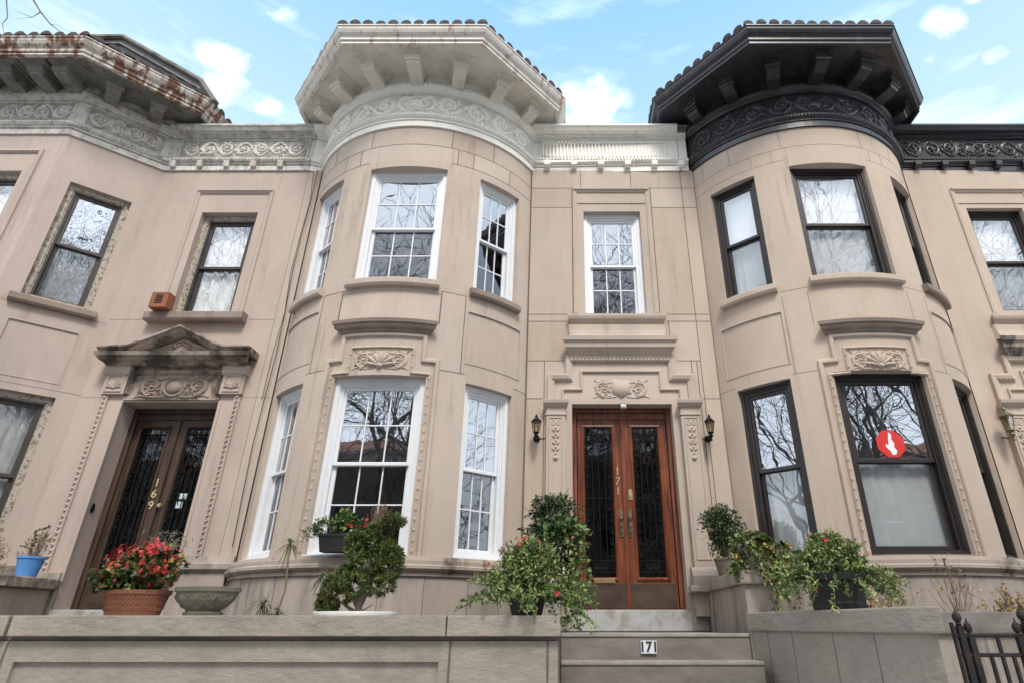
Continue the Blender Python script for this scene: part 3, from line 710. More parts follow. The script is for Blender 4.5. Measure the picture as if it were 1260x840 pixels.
    sbox(bm, F, xo + 0.28, xo + 1.42, 6.40, 6.42, -0.01, 0.014, 0.004)
    hsweep(bm, F, xo + 0.10, xo + 1.60, [(4.10, -0.01), (4.10, 0.02), (4.14, 0.05), (4.17, 0.09), (4.21, 0.105), (4.25, 0.105), (4.26, 0.02), (4.28, -0.01)], taper=0.6)
    obj('window_surround', bm, stone_m, parent)
    party(parent, fx0 - 3.66 if not left_strip else left_strip[0], fx1 - 0.0, 8, stone_m); bay_floor(parent, xc)
    door_fn(parent, F, xo, stone_m, zoff)
    # cornice
    bm = BM()
    path = A[:]; fl = [(fx0 + 0.0, 8.0), (clear, 8.0)]
    path = ([(left_strip[0], 8.0)] if left_strip else []) + path + [(clear, 8.0)]
    plansweep(bm, path, cornice_profiles())
    plansweep(bm, A, [(-0.02, 7.94), (0.05, 7.94), (0.07, 8.0), (0.09, 8.0), (0.09, 8.13), (-0.02, 8.13)])
    sx0 = A[-1][0] + 0.05
    sbox(bm, F, sx0, clear, 7.955, 7.962, 0, 0.1)
    hsweep(bm, F, sx0 - 0.05, clear, [(z, w) for w, z in flat_crown()])
    if left_strip: hsweep(bm, F, left_strip[0], A[0][0], [(z, w) for w, z in flat_crown()])
    # dentil blocks on the flat
    u = sx0 + 0.20
    while u < clear - 0.1:
        hsweep(bm, F, u - 0.05, u + 0.05, [(ZB + 0.045, 0.02), (ZB + 0.05, 0.075), (ZB + 0.075, 0.10), (ZB + 0.16, 0.105), (ZB + 0.16, 0.02)]); u += 0.465
    corn = obj('cornice', bm, cm['main'], parent)
    bm = BM()
    rope(bm, S, U(-60), U(60), 7.30, 0.052, 0.022, 0.08); rope(bm, S, U(-60), U(60), 7.925, 0.06, 0.02, 0.115)
    rope(bm, F, sx0, clear - 0.05, 7.30, 0.052, 0.022, 0.08); rope(bm, F, sx0, clear - 0.05, 7.85, 0.05, 0.02, 0.055)
    w = 0.02
    rinceau(bm, S, U(-57), U(-8), 7.37, 7.79, 4, w, -1); rinceau(bm, S, U(8), U(57), 7.37, 7.79, 4, w, 1)
    scrollpair(bm, S, 0, 7.58, 0.5, 0.36, w, 'wreath')
    if style['flat_frieze'] == 'flutes':
        u = sx0 + 0.12
        while u < clear - 0.35:
            rtube(bm, F, [(u, 7.43), (u, 7.60), (u, 7.74)], 0.014, 0.018, 0.9); rblob(bm, F, u + 0.03, 7.745, 0.03, 0.02, 0.015, 0.018, 0, 8); u += 0.062
    else:
        c = (sx0 + clear) / 2
        rinceau(bm, F, sx0 + 0.08, c - 0.2, 7.39, 7.78, 3, w, -1); rinceau(bm, F, c + 0.2, clear - 0.08, 7.39, 7.78, 3, w, 1); scrollpair(bm, F, c, 7.58, 0.46, 0.34, w, 'wreath')
    obj('frieze_carving', bm, cm['main'], corn, smooth=True)
    if style['flat_frieze'] != 'flutes':
        bm = BM(); sbox(bm, F, sx0, clear, 7.368, 7.794, 0.0, 0.0215); obj('frieze_shade_field', bm, cm['field'], corn)
    bm = BM(); hsweep(bm, S, U(-60), U(60), [(7.368, 0.0), (7.368, 0.0215), (7.794, 0.0215), (7.794, 0.0)]); obj('frieze_shade_field', bm, cm['field'], corn)  # darker strip behind the carving, painted shade for the relief
    for d, tp in ((-49.5, 0.36), (-33, 0.46), (-16.5, 0.54), (0, 0.56), (16.5, 0.54), (33, 0.46), (49.5, 0.36)): bracket(corn, xc, yc, R, d, cm['bracket'], tp)
    ex = xc + style.get('edx', 0.05)
    poly = [(ex - 2.27, 8.3), (ex - 2.27, 7.60), (ex - 1.09, 6.25), (ex + 1.09, 6.25), (ex + 2.27, 7.60), (ex + 2.27, 8.3)]
    eave(parent, poly, cm['soffit'], cm['gutter'], 'tile')

def leaf_drop(bm, F, u, v, w=0.0, s=1.0):
    """husk drop ornament on a pilaster face"""
    for sg in (-1, 1):
        rtube(bm, F, spiral(u + sg * 0.04 * s, v, 0.04 * s, math.pi / 2, 1.1, sg, 12), 0.009 * s, w)
        for k in range(4):
            q = v - 0.10 * s - k * 0.085 * s
            rblob(bm, F, u + sg * 0.03 * s, q, 0.032 * s, 0.012 * s, 0.018 * s, w, sg * 0.7, 6)
    for k in range(5): rblob(bm, F, u, v - 0.07 * s - k * 0.085 * s, 0.012 * s, 0.02 * s, 0.02 * s, w, 0, 6)
    rblob(bm, F, u, v - 0.47 * s, 0.035 * s, 0.03 * s, 0.03 * s, w)

def grille(bm, F, u0, u1, v0, v1, w=0.0):
    t = 0.006; W = u1 - u0
    def bar(pts, r=t): tube(bm, [F.pt(a, b, w) for a, b in pts], r, 5)
    for k in range(5):
        u = u0 + W * (0.06 + 0.22 * k); bar([(u, v0), (u, v1)], 0.008 if k in (1, 3) else 0.006)
    for q in (0.03, 0.10, 0.50, 0.90, 0.955):
        v = v0 + (v1 - v0) * q; bar([(u0, v), (u1, v)])
    H = v1 - v0
    for k in range(2):  # scroll crowns, top and bottom
        for cv, s in ((v0 + H * 0.927, 1), (v0 + H * 0.065, -1)):
            cu = u0 + W * (0.39 + 0.22 * k)
            bar(spiral(cu, cv, W * 0.10, 0, 1.0, 1, 10, 0.9), 0.006); bar(spiral(cu, cv, W * 0.055, 0, 1.0, 1, 8, 0.9), 0.008)
    n = 11
    for i in range(n):
        cv = v0 + H * (0.14 + 0.74 * i / (n - 1))
        for cu, s in ((u0 + W * 0.12, 1), (u0 + W * 0.88, -1)):
            bar(spiral(cu, cv, W * 0.085, math.pi / 2, 1.2, s, 9, 0.3), 0.007); bar([(cu - 0.02, cv + 0.045), (cu, cv + 0.06), (cu + 0.02, cv + 0.045)], 0.009)
    for q in (0.2, 0.5, 0.8):
        for k in range(2):
            cu = u0 + W * (0.39 + 0.22 * k); cv = v0 + H * q
            bar([(cu, cv - 0.07), (cu - 0.03, cv), (cu, cv + 0.07), (cu + 0.03, cv), (cu, cv - 0.07)], 0.006)

def double_door(parent, F, u0, u1, v0, v1, woodm, digits, recess, split=None, mail=False, label=None):
    """frame + two glazed leaves with iron grilles"""
    w0 = -recess; bm = BM()
    fw = 0.075
    pathsweep(bm, F, [(u1 + 0.01, v0), (u1 + 0.01, v1 + 0.01), (u0 - 0.01, v1 + 0.01), (u0 - 0.01, v0)], [(0, w0 - 0.08), (0, w0 + 0.0), (fw * 0.6, w0 + 0.0), (fw, w0 - 0.02), (fw, w0 - 0.08)])
    sbox(bm, F, u0 + fw, u1 - fw, v1 - 0.17, v1 - fw + 0.0, w0 - 0.08, w0 - 0.012, 0.006)
    door = obj('door', bm, woodm, parent, label=label)
    mid = (u0 + u1) / 2; top = v1 - 0.172
    for k, (a, b) in enumerate(((u0 + fw + 0.003, mid - 0.003), (mid + 0.003, u1 - fw - 0.003))):
        wl = w0 - 0.03; st = 0.105; bot = v0 + 0.36
        so = 0.07 if k == 0 else 0.15; si = 0.15 if k == 0 else 0.07   # outer and inner stiles
        ga, gb = a + (so if k == 0 else 0.12), b - (0.12 if k == 0 else so if False else 0.10)
        bm = BM()
        sbox(bm, F, a, ga, v0 + 0.01, top, wl - 0.045, wl, 0.004); sbox(bm, F, gb, b, v0 + 0.01, top, wl - 0.045, wl, 0.004)
        sbox(bm, F, ga, gb, top - 0.09, top, wl - 0.045, wl - 0.001); sbox(bm, F, ga, gb, v0 + 0.01, bot, wl - 0.045, wl - 0.001)
        pathsweep(bm, F, [(ga, bot), (gb, bot), (gb, top - 0.09), (ga, top - 0.09)], [(-0.012, wl - 0.01), (-0.012, wl + 0.014), (0.008, wl + 0.018), (0.026, wl - 0.004), (0.026, wl - 0.02)], True)
        obj('door_leaf', bm, woodm, door)
        bm = BM(); quad(bm, [F.pt(ga, bot, wl - 0.03), F.pt(gb, bot, wl - 0.03), F.pt(gb, top - 0.09, wl - 0.03), F.pt(ga, top - 0.09, wl - 0.03)]); obj('glass', bm, 'glass_door', door)
        bm = BM(); grille(bm, F, ga + 0.024, gb - 0.024, bot + 0.024, top - 0.114, wl - 0.008); obj('grille', bm, 'black_iron', door)
        bm = BM(); sbox(bm, F, a + 0.02, b - 0.02, v0 + 0.02, bot - 0.045, wl, wl + 0.006, 0.003); obj('kick_plate', bm, 'bronze_plate', door)
        # handle with long escutcheon on the meeting stile
        hu = (b - 0.055) if k == 0 else (a + 0.06)
        if digits == '171':
            bm = BM(); sbox(bm, F, hu - 0.024, hu + 0.024, 1.06, 1.42, wl, wl + 0.012, 0.004)
            for vv, r in ((1.30, 0.028), (1.20, 0.018), (1.13, 0.018)):
                p = F.pt(hu, vv, wl); tube(bm, [p, p + Vector((0, -0.02, 0)), p + Vector((0, -0.035, 0)), p + Vector((0, -0.055, 0))], [r * 0.6, r * 0.5, r, r * 0.6], 12)
            obj('handle', bm, 'old_brass', door, smooth=False)
    # astragal between the leaves
    bm = BM(); hsweep(bm, F, mid - 0.022, mid + 0.022, [(v0 + 0.01, w0 - 0.03), (v0 + 0.01, w0 - 0.008), (top, w0 - 0.008), (top, w0 - 0.03)])
    obj('astragal', bm, woodm, door)
    if digits == '171':
        for i, c in enumerate('171'): text(c, 0.15, 0.004, 'brass', door, F.pt(mid - 0.085, 1.93 - i * 0.135, w0 - 0.022), bold=0.002)
        bm = BM(); sbox(bm, F, mid + 0.055, mid + 0.11, 1.545, 1.685, w0 - 0.03, w0 - 0.016, 0.004)
        p = F.pt(mid + 0.083, 1.60, w0 - 0.016); tube(bm, [p, p + Vector((0, -0.018, 0))], 0.016, 14); obj('lock', bm, 'brass', door)
        bm = BM(); sbox(bm, F, mid - 0.44, mid - 0.17, 0.495, 0.555, w0 - 0.03, w0 - 0.012, 0.004); sbox(bm, F, mid - 0.42, mid - 0.19, 0.505, 0.54, w0 - 0.015, w0 - 0.004, 0.002); obj('mail_slot', bm, 'brass', door)
    else:
        for i, c in enumerate('169'): text(c, 0.155, 0.004, 'brass', door, F.pt(mid - 0.075, 1.80 - i * 0.155, w0 - 0.022), bold=0.002)
        bm = BM(); p = F.pt(mid + 0.06, 1.49, w0 - 0.03); tube(bm, [p, p + Vector((0, -0.02, 0)), p + Vector((0, -0.04, 0)), p + Vector((0, -0.06, 0))], [0.02, 0.014, 0.034, 0.02], 14); obj('handle', bm, 'brass', door)
        bm = BM(); sbox(bm, F, mid + 0.27, mid + 0.37, 1.57, 1.66, w0 - 0.05, w0 - 0.045); sbox(bm, F, mid + 0.24, mid + 0.34, 1.46, 1.55, w0 - 0.05, w0 - 0.044); obj('notice', bm, 'paper', door)
    return door

def door_stepped(parent, F, xo, stone_m, zoff, grand=True):
    """doorway with pilasters, stepped frame, shield and crowning cornice (numbers 171 and 173)"""
    z2 = 2.90
    for sg, (a, b) in ((0, (xo - 0.20, xo + 0.06)), (1, (xo + 1.68, xo + 1.94))):
        bm = BM()
        sbox(bm, F, a, b, 0.62, z2 - 0.10, -0.01, 0.09, 0.006)
        pathsweep(bm, F, [(a + 0.035, 0.75), (b - 0.035, 0.75), (b - 0.035, 2.62), (a + 0.035, 2.62)], [(0, 0.08), (0, 0.10), (0.008, 0.10), (0.014, 0.08)], True)
        sbox(bm, F, a - 0.012, b + 0.012, 2.655, 2.68, 0.0, 0.105, 0.004)
        hsweep(bm, F, a - 0.055, b + 0.055, [(2.76, 0.05), (2.77, 0.10), (2.80, 0.13), (2.82, 0.155), (2.86, 0.165), (2.875, 0.165), (2.88, 0.0), (2.76, 0.0)], taper=0.35)
        hsweep(bm, F, a - 0.045, b + 0.045, [(0.44, -0.01), (0.44, 0.17), (0.56, 0.17), (0.58, 0.14), (0.62, 0.125), (0.66, 0.10), (0.66, -0.01)])
        sbox(bm, F, a - 0.09, b + 0.09, 0.37, 0.44, -0.01, 0.22, 0.01)
        sbox(bm, F, a - 0.03, b + 0.05, 0.10, 0.37, -0.01, 0.12, 0.004)
        p = obj('pilaster', bm, stone_m, parent)
        bm = BM(); leaf_drop(bm, F, (a + b) / 2, 2.54, 0.09, 1.05); obj('husk_drop', bm, stone_m, p, smooth=True)
        bm = BM(); leaf_drop(bm, F, (a + b) / 2 - (0.06 if sg == 0 else -0.06), 3.22, 0.028, 0.6); obj('husk_drop', bm, stone_m, p, smooth=True)
    bm = BM()
    a0, a1 = xo - 0.16, xo + 1.90; s0, s1 = xo + 0.10, xo + 1.64
    pathsweep(bm, F, [(a1, 2.88), (a1, 3.27), (s1, 3.27), (s1, 3.56), (s0, 3.56), (s0, 3.27), (a0, 3.27), (a0, 2.88)], [(-0.03, -0.01), (-0.03, 0.055), (0.0, 0.06), (0.03, 0.05), (0.07, 0.028), (0.07, -0.01)])
    i0, i1, t0, t1 = xo + 0.03, xo + 1.71, xo + 0.30, xo + 1.44
    pathsweep(bm, F, [(i1, 2.90), (i1, 3.06), (t1, 3.06), (t1, 3.34), (t0, 3.34), (t0, 3.06), (i0, 3.06), (i0, 2.90)], [(-0.02, -0.01), (-0.02, 0.03), (0.0, 0.036), (0.014, 0.02), (0.014, -0.01)])
    n = 26
    for i in range(n): rblob(bm, F, s0 + 0.06 + (s1 - s0 - 0.12) * i / (n - 1), 3.515, 0.024, 0.02, 0.02, 0.045, 0.5, 6)
    for k in range(6):
        rblob(bm, F, a0 + 0.05 + k * 0.045, 3.225, 0.018, 0.016, 0.018, 0.045, 0.5, 6); rblob(bm, F, a1 - 0.05 - k * 0.045, 3.225, 0.018, 0.016, 0.018, 0.045, 0.5, 6)
    obj('door_surround', bm, stone_m, parent)
    bm = BM(); scrollpair(bm, F, xo + 0.87, 3.08, 0.80, 0.29, 0.0, 'shield'); obj('shield_carving', bm, stone_m, parent, smooth=True)
    bm = BM()
    hsweep(bm, F, xo + 0.02, xo + 1.72, [(3.57, -0.01), (3.57, 0.06), (3.62, 0.10), (3.66, 0.13), (3.675, 0.155), (3.75, 0.165), (3.77, 0.195), (3.835, 0.205), (3.84, 0.19), (3.87, 0.02), (3.87, -0.01)], taper=0.75)
    obj('door_cornice', bm, 'stone_grimy' if grand is False else stone_m, parent)
    bm = BM()   # concave block between the door cornice and the sill
    hsweep(bm, F, xo + 0.16, xo + 1.54, [(3.86, -0.01), (3.86, 0.10), (3.92, 0.06), (4.0, 0.045), (4.10, 0.04), (4.10, -0.01)], taper=-0.6)
    obj('apron', bm, stone_m, parent)
    if grand:
        double_door(parent, F, xo + 0.16, xo + 1.58, 0.178, 2.85, 'red_wood', '171', 0.18)
        bm = BM(); sbox(bm, F, xo + 0.10, xo + 1.60, -0.06, 0.178, -0.22, 0.03, 0.006); obj('door_sill', bm, 'marble', parent)
        bm = BM(); sbox(bm, F, xo + 1.60, xo + 1.80, -0.06, 0.165, -0.02, 0.05, 0.006); obj('door_base', bm, 'stone_base', parent); bm = BM(); sbox(bm, F, xo + 0.0, xo + 0.10, -0.06, 0.165, -0.02, 0.05, 0.006); obj('door_base', bm, 'stone_base', parent)
        # joints of the flat wall
        bm = BM()
        joints(bm, F, [(6.73, -0.5, 2.28), (6.32, -0.5, 0.19), (6.32, 1.52, 2.28), (4.29, -0.5, 0.19), (4.29, 1.52, 2.28), (4.17, -0.5, 0.12), (4.17, 1.60, 2.28), (3.52, -0.5, 0.05), (3.52, 1.72, 2.06), (2.93, -0.5, -0.2), (2.93, 1.98, 2.28)],
               [(0.34, 6.73, 7.1), (1.20, 6.73, 7.1), (0.19, 4.29, 6.73), (1.52, 4.29, 6.73), (2.06, G, 7.1), (-0.24, 0.6, 3.52), (-0.50, 0.5, 7.1), (1.64, 3.88, 4.17), (2.0, 0.5, 3.52), (1.92, 2.95, 3.52)], 0.006)
        obj('mortar_joint', bm, 'mortar', parent)
    else:
        double_door(parent, F, xo + 0.16, xo + 1.58, 0.178, 2.87, 'brown_wood', '173', 0.18) if False else None
        bm = BM(); sbox(bm, F, xo + 0.16, xo + 1.58, 0.1, 2.87, -0.24, -0.18); obj('door', bm, 'brown_wood', parent)

# ---- number 171 (white cornice) --------------------------------------------------
h171 = thing('brownstone_house', 'tan row house with round bay, white windows, white cornice and red wood door numbered 171', 'house', (-1.0, 8.0, G), 'brownstone row houses')
st_up = dict(c=WHITE, l=WHITE, r=WHITE, f=WHITE); st_low = dict(c=WHITE_LOW, l=WHITE, r=WHITE)
round_bay_house(h171, -2.32, 0.0, -0.49, 2.06, 'stone_mid', dict(sillm='white_paint', flat_frieze='flutes', edx=0.02), st_up, st_low, 'mortar', 0.0,
                dict(main='white_cornice', soffit='soffit_cream', gutter='light_rust', bracket='soffit_cream', field='frieze_white_shade'), 2.22, (-4.36, -4.14), door_stepped)
# ---- number 173 (black cornice) --------------------------------------------------
h173 = thing('brownstone_house', 'warm beige brownstone row house with round bay, dark window frames and glossy black cornice', 'house', (5.3, 8.0, G), 'brownstone row houses')
st_up = dict(c=DARK, l=DARK, r=DARK, f=DARK_S); st_low = dict(c=DARK_LOW, l=DARK_LOW, r=DARK_LOW)
round_bay_house(h173, 4.10, 6.42, 5.93, 8.48, 'stone_warm', dict(sillm='stone_trim', flat_frieze='scrolls', edx=-0.10), st_up, st_low, 'mortar_pale', 0.07,
                dict(main='black_cornice', soffit='black_cornice', gutter='black_cornice', bracket='black_cornice', field='frieze_black_shade'), 8.48, (2.06, 2.28), lambda p, F, xo, s, z: door_stepped(p, F, xo, s, z, False))

# ---- number 169 (angular bay, weathered white cornice) ---------------------------
h169 = thing('brownstone_house', 'pinkish row house with angled bay, peeling casings, rusty eaves and pedimented door numbered 169', 'house', (-7.5, 8.0, G), 'brownstone row houses')
def build169(parent):
    sm = 'stone_pinkish'; F = Flat(0, 8, 1, 8); A = Flat(-7.90, 7.15, -6.88, 8.0); B = Flat(-9.60, 7.15, -7.90, 7.15); D = Flat(-10.6, 8.0, -9.60, 7.15)
    wx0, wx1 = -5.99, -5.06
    bm = BM(); wallgrid(bm, F, -6.88, -4.36, G, 7.12, [(wx0, wx1, 4.27, 6.22, 0.26, False), (-6.27, -4.86, 0.0, 2.88, 0.34, False)]); obj('wall', bm, sm, parent)
    L = A.L; q0, q1 = L - 1.07, L - 0.26
    # note: A runs from the front corner (u=0) back to the flat wall (u=L)
    bm = BM()
    wallgrid(bm, A, 0, L, 0.46, 7.12, [(q0, q1, 4.24, 6.29, 0.26, False), (q0, q1, 0.72, 2.88, 0.26, False), (q0 + 0.0, q1 - 0.02, 3.08, 3.87, 0.014, True)])
    wallgrid(bm, B, 0, B.L, 0.46, 7.12, [(0.45, 1.24, 4.27, 6.36, 0.26, False), (0.45, 1.24, 0.72, 2.88, 0.26, False)])
    wallgrid(bm, D, 0, D.L, 0.46, 7.12, [])
    obj('bay_wall', bm, sm, parent)
    bm = BM()
    pathsweep(bm, A, [(q0, 3.08), (q1 - 0.02, 3.08), (q1 - 0.02, 3.87), (q0, 3.87)], [(-0.012, -0.004), (-0.012, 0.005), (0.0, 0.007), (0.006, -0.004)], True)
    pathsweep(bm, B, [(1.40, 4.30), (1.40, 6.74), (0.29, 6.74), (0.29, 4.30)], [(-0.04, -0.01), (-0.04, 0.03), (0.0, 0.04), (0.03, 0.014), (0.03, -0.01)])
    pathsweep(bm, F, [(wx1 + 0.15, 4.27), (wx1 + 0.15, 6.63), (wx0 - 0.15, 6.63), (wx0 - 0.15, 4.27)], [(-0.04, -0.01), (-0.04, 0.02), (0.0, 0.035), (0.03, 0.014), (0.03, -0.01)])
    sbox(bm, F, wx0 - 0.17, wx1 + 0.17, 6.635, 6.68, -0.01, 0.05, 0.012)
    obj('window_surround', bm, sm, parent)
    window(parent, A, q0, q1, 4.24, 6.29, PEEL2, 0.08, sill=(0.10, 0.12, 0.09, 'stone_trim'))
    window(parent, A, q0, q1, 0.72, 2.88, PEEL3, 0.08)
    window(parent, B, 0.45, 1.24, 4.27, 6.36, PEEL, 0.09, sill=(0.10, 0.12, 0.09, 'stone_trim'))
    window(parent, B, 0.45, 1.24, 0.72, 2.88, PEEL3, 0.09)
    window(parent, F, wx0, wx1, 4.27, 6.22, PEEL, 0.12, sill=(0.28, 0.14, 0.15, 'stone_trim'))
    bm = BM()
    plan = [(-10.6, 8.0), (-9.6, 7.15), (-7.9, 7.15), (-6.88, 8.0)]
    plansweep(bm, plan, [(-0.03, 0.46), (0.10, 0.46), (0.12, 0.52), (0.12, 0.56), (0.08, 0.60), (0.06, 0.68), (-0.03, 0.70)]); obj('belt_course', bm, 'stone_grimy', parent)
    bm = BM()
    for S_ in (A, B, D): wallgrid(bm, Flat(S_.pt(0, 0, 0.03).x, S_.pt(0, 0, 0.03).y, S_.pt(S_.L, 0, 0.03).x, S_.pt(S_.L, 0, 0.03).y), 0, S_.L, G, 0.48, [])
    obj('plinth', bm, 'stone_base', parent)
    bm = BM(); joints(bm, F, [(4.20, -6.88, -6.3), (4.20, -4.75, -4.36), (2.95, -6.88, -6.55), (2.95, -4.55, -4.14)], [(-4.36, G, 7.1)], 0.004)
    joints(bm, A, [(4.12, 0, L), (2.98, 0, L)], []); joints(bm, B, [(4.12, 0, B.L), (2.98, 0, B.L)], [])
    obj('mortar_joint', bm, 'mortar_pale', parent)
    party(parent, -10.6, -4.36, 8, sm)
    bm = BM()
    for z0, z1 in ((0.02, 0.16), (3.42, 3.72), (6.85, 6.95)):
        P_ = [(-10.3, 8.36), (-9.5, 7.3), (-7.98, 7.3), (-7.0, 8.1), (-7.0, 8.36)]
        a = [bm.verts.new((x, y, z0)) for x, y in P_]; b = [bm.verts.new((x, y, z1)) for x, y in P_]; bm.faces.new(a); bm.faces.new(b[::-1])
        for i in range(5): j = (i + 1) % 5; bm.faces.new([a[i], a[j], b[j], b[i]])
    obj('bay_floor', bm, 'room_floor', parent)
    # doorway: ornament strips, entablature, pediment
    x0, x1 = -6.27, -4.86; c = (x0 + x1) / 2
    for s, xe in ((-1, x0), (1, x1)):
        bm = BM()
        a, b = (xe - 0.17, xe - 0.0) if s < 0 else (xe + 0.0, xe + 0.17)
        e = xe + s * 0.20
        for lo_, hi_ in ((0.55, 2.98),):
            sbox(bm, F, min(e, e + s * 0.085), max(e, e + s * 0.085), lo_, hi_, -0.01, 0.028, 0.004)
            n = 34
            for i in range(n): rblob(bm, F, e + s * 0.042, lo_ + (hi_ - lo_) * (i + 0.5) / n, 0.030, 0.018, 0.026, 0.026, 0.7 * s, 6)
            for i in range(n): rblob(bm, F, e + s * 0.042 - 0.012, lo_ + (hi_ - lo_) * (i + 0.02) / n, 0.012, 0.012, 0.018, 0.026, 0, 5)
        # corner block with shell
        cx = xe + s * 0.14
        sbox(bm, F, cx - 0.16, cx + 0.16, 2.98, 3.36, -0.01, 0.06, 0.006)
        pathsweep(bm, F, [(cx - 0.11, 3.03), (cx + 0.11, 3.03), (cx + 0.11, 3.25), (cx - 0.11, 3.25)], [(-0.014, 0.05), (-0.014, 0.075), (0.0, 0.075), (0.008, 0.05)], True)
        shell(bm, F, cx, 3.08, 0.12, 0.06)
        hsweep(bm, F, cx - 0.18, cx + 0.18, [(3.27, 0), (3.27, 0.08), (3.30, 0.10), (3.42, 0.10), (3.42, 0)])
        sbox(bm, F, xe + s * 0.0 - 0.02, xe + s * 0.0 + 0.02, 0.5, 2.88, -0.01, 0.01, 0.004)
        obj('door_surround', bm, sm, parent)
    bm = BM()
    sbox(bm, F, c - 0.68, c + 0.68, 2.90, 3.40, -0.01, 0.02, 0.004)
    pathsweep(bm, F, [(c + 0.66, 2.99), (c + 0.66, 3.33), (c - 0.66, 3.33), (c - 0.66, 2.99)], [(-0.02, 0.0), (-0.02, 0.05), (0.02, 0.06), (0.05, 0.03), (0.05, 0.0)])
    n = 22
    for i in range(n): rblob(bm, F, c - 0.62 + 1.24 * i / (n - 1), 3.31, 0.024, 0.02, 0.03, 0.045, 0.4, 6)
    ent = obj('entablature', bm, 'stone_grimy', parent)
    bm = BM(); scrollpair(bm, F, c, 3.10, 1.06, 0.34, 0.02, 'oval'); obj('cartouche', bm, 'stone_trim', ent, smooth=True)
    # pediment
    bm = BM()
    hsweep(bm, F, c - 1.12, c + 1.12, [(3.40, -0.01), (3.40, 0.12), (3.43, 0.16), (3.45, 0.22), (3.47, 0.25), (3.49, 0.25), (3.49, 0.28), (3.545, 0.30), (3.56, -0.01)], taper=0.55)
    rk = [(c + 1.10, 3.585), (c + 0.66, 3.605), (c, 3.92), (c - 0.66, 3.605), (c - 1.10, 3.585)]
    pathsweep(bm, F, rk, [(-0.04, -0.01), (-0.04, 0.30), (-0.015, 0.30), (0.005, 0.26), (0.03, 0.24), (0.06, 0.17), (0.06, -0.01)])
    pb = BM()
    tri = [(c - 0.62, 3.56), (c + 0.62, 3.56), (c, 3.84)]
    a = [pb.verts.new(F.pt(u, v, 0.10)) for u, v in tri]; pb.faces.new(a)
    ped = obj('pediment', bm, 'stone_grimy', parent)
    obj('tympanum', pb, 'stone_trim', ped)
    bm = BM(); scrollpair(bm, F, c, 3.66, 0.66, 0.14, 0.10, 'shell')
    for k in range(5): rblob(bm, F, c + (k - 2) * 0.05, 3.735 - abs(k - 2) * 0.018, 0.022, 0.03, 0.04, 0.10, 0, 6)
    rtube(bm, F, [(c - 0.55, 3.585), (c, 3.80), (c + 0.55, 3.585)], 0.012, 0.10)
    obj('tympanum_carving', bm, 'stone_pinkish', ped, smooth=True)
    double_door(parent, F, x0, x1, 0.178, 2.88, 'brown_wood', '169', 0.30)
    bm = BM(); sbox(bm, F, x0, x1, 0.0, 0.178, -0.34, 0.03, 0.006); obj('door_sill', bm, 'marble', parent)
    bm = BM()
    hsweep(bm, F, -4.86, -4.14, [(0.60, -0.01), (0.60, 0.06), (0.64, 0.10), (0.70, 0.10), (0.72, 0.05), (0.80, 0.03), (0.80, -0.01)])
    hsweep(bm, F, -4.86, -4.20, [(G, -0.01), (G, 0.05), (0.60, 0.05), (0.60, -0.01)]); obj('wall_base', bm, 'stone_base', parent)
    bm = BM(); hsweep(bm, F, -6.85, -6.27, [(G, -0.01), (G, 0.05), (0.60, 0.05), (0.60, -0.01)])
    obj('wall_base', bm, 'stone_base', parent)
    # doorbell oval on the left reveal
    bm = BM(); 
    for k in range(1): lathe(bm, [(0.001, 0), (0.035, 0.0), (0.03, 0.01), (0.01, 0.014)], 0, 0, 14, 1, 1.9)
    bm.transform(Matrix.Translation((-6.265, 7.93 + 0.18, 1.42)) @ Matrix.Rotation(math.pi / 2, 4, 'Y')); bmesh.ops.rotate(bm, verts=bm.verts, cent=(-6.265, 8.11, 1.42), matrix=Matrix.Rotation(math.pi / 2, 3, 'X'))
    obj('doorbell', bm, 'black_iron', parent)
    # cornice
    bm = BM(); path = plan + [(-4.36, 8.0)]
    plansweep(bm, path, cornice_profiles()); plansweep(bm, plan, [(-0.02, 7.94), (0.05, 7.94), (0.07, 8.0), (0.09, 8.0), (0.09, 8.13), (-0.02, 8.13)])
    hsweep(bm, F, -6.9, -4.36, [(z, w) for w, z in flat_crown()])
    for S_, a, b in ((A, 0.1, L - 0.12), (B, 0.1, B.L - 0.08), (F, -6.72, -4.45)):
        pathsweep(bm, S_, [(a, 7.37), (b, 7.37), (b, 7.79), (a, 7.79)], [(-0.012, 0.015), (-0.012, 0.035), (0.01, 0.04), (0.02, 0.015)], True)
    u = -6.72
    while u < -4.4: hsweep(bm, F, u - 0.045, u + 0.045, [(ZB + 0.04, 0.02), (ZB + 0.05, 0.08), (ZB + 0.16, 0.10), (ZB + 0.16, 0.02)]); u += 0.465
    corn = obj('cornice', bm, 'old_white', parent)
    for S_, a, b, n in ((A, 0.14, L - 0.16, 4), (B, 0.14, B.L - 0.12, 5), (F, -6.66, -4.52, 7)):
        bm = BM(); rinceau(bm, S_, a, b, 7.40, 7.76, n, 0.02, 1); rope(bm, S_, a - 0.1, b + 0.08, 7.30, 0.052, 0.022, 0.08); rope(bm, S_, a - 0.1, b + 0.08, 7.88, 0.05, 0.02, 0.11)
        obj('frieze_carving', bm, 'old_white', corn, smooth=True)
    for S_, a, b in ((A, 0.12, L - 0.14), (B, 0.12, B.L - 0.1), (F, -6.70, -4.47)):
        bm = BM(); sbox(bm, S_, a, b, 7.385, 7.775, 0.0, 0.0215); obj('frieze_shade_field', bm, 'frieze_old_shade', corn)  # dark backing strips, shade between the scrolls put into their colour
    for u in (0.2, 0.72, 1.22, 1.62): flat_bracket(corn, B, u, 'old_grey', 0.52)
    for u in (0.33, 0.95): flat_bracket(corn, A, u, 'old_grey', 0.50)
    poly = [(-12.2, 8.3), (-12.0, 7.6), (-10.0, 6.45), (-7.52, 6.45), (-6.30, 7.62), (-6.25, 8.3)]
    eave(parent, poly, 'old_grey', 'rusty_white', 'tile', 0.21)
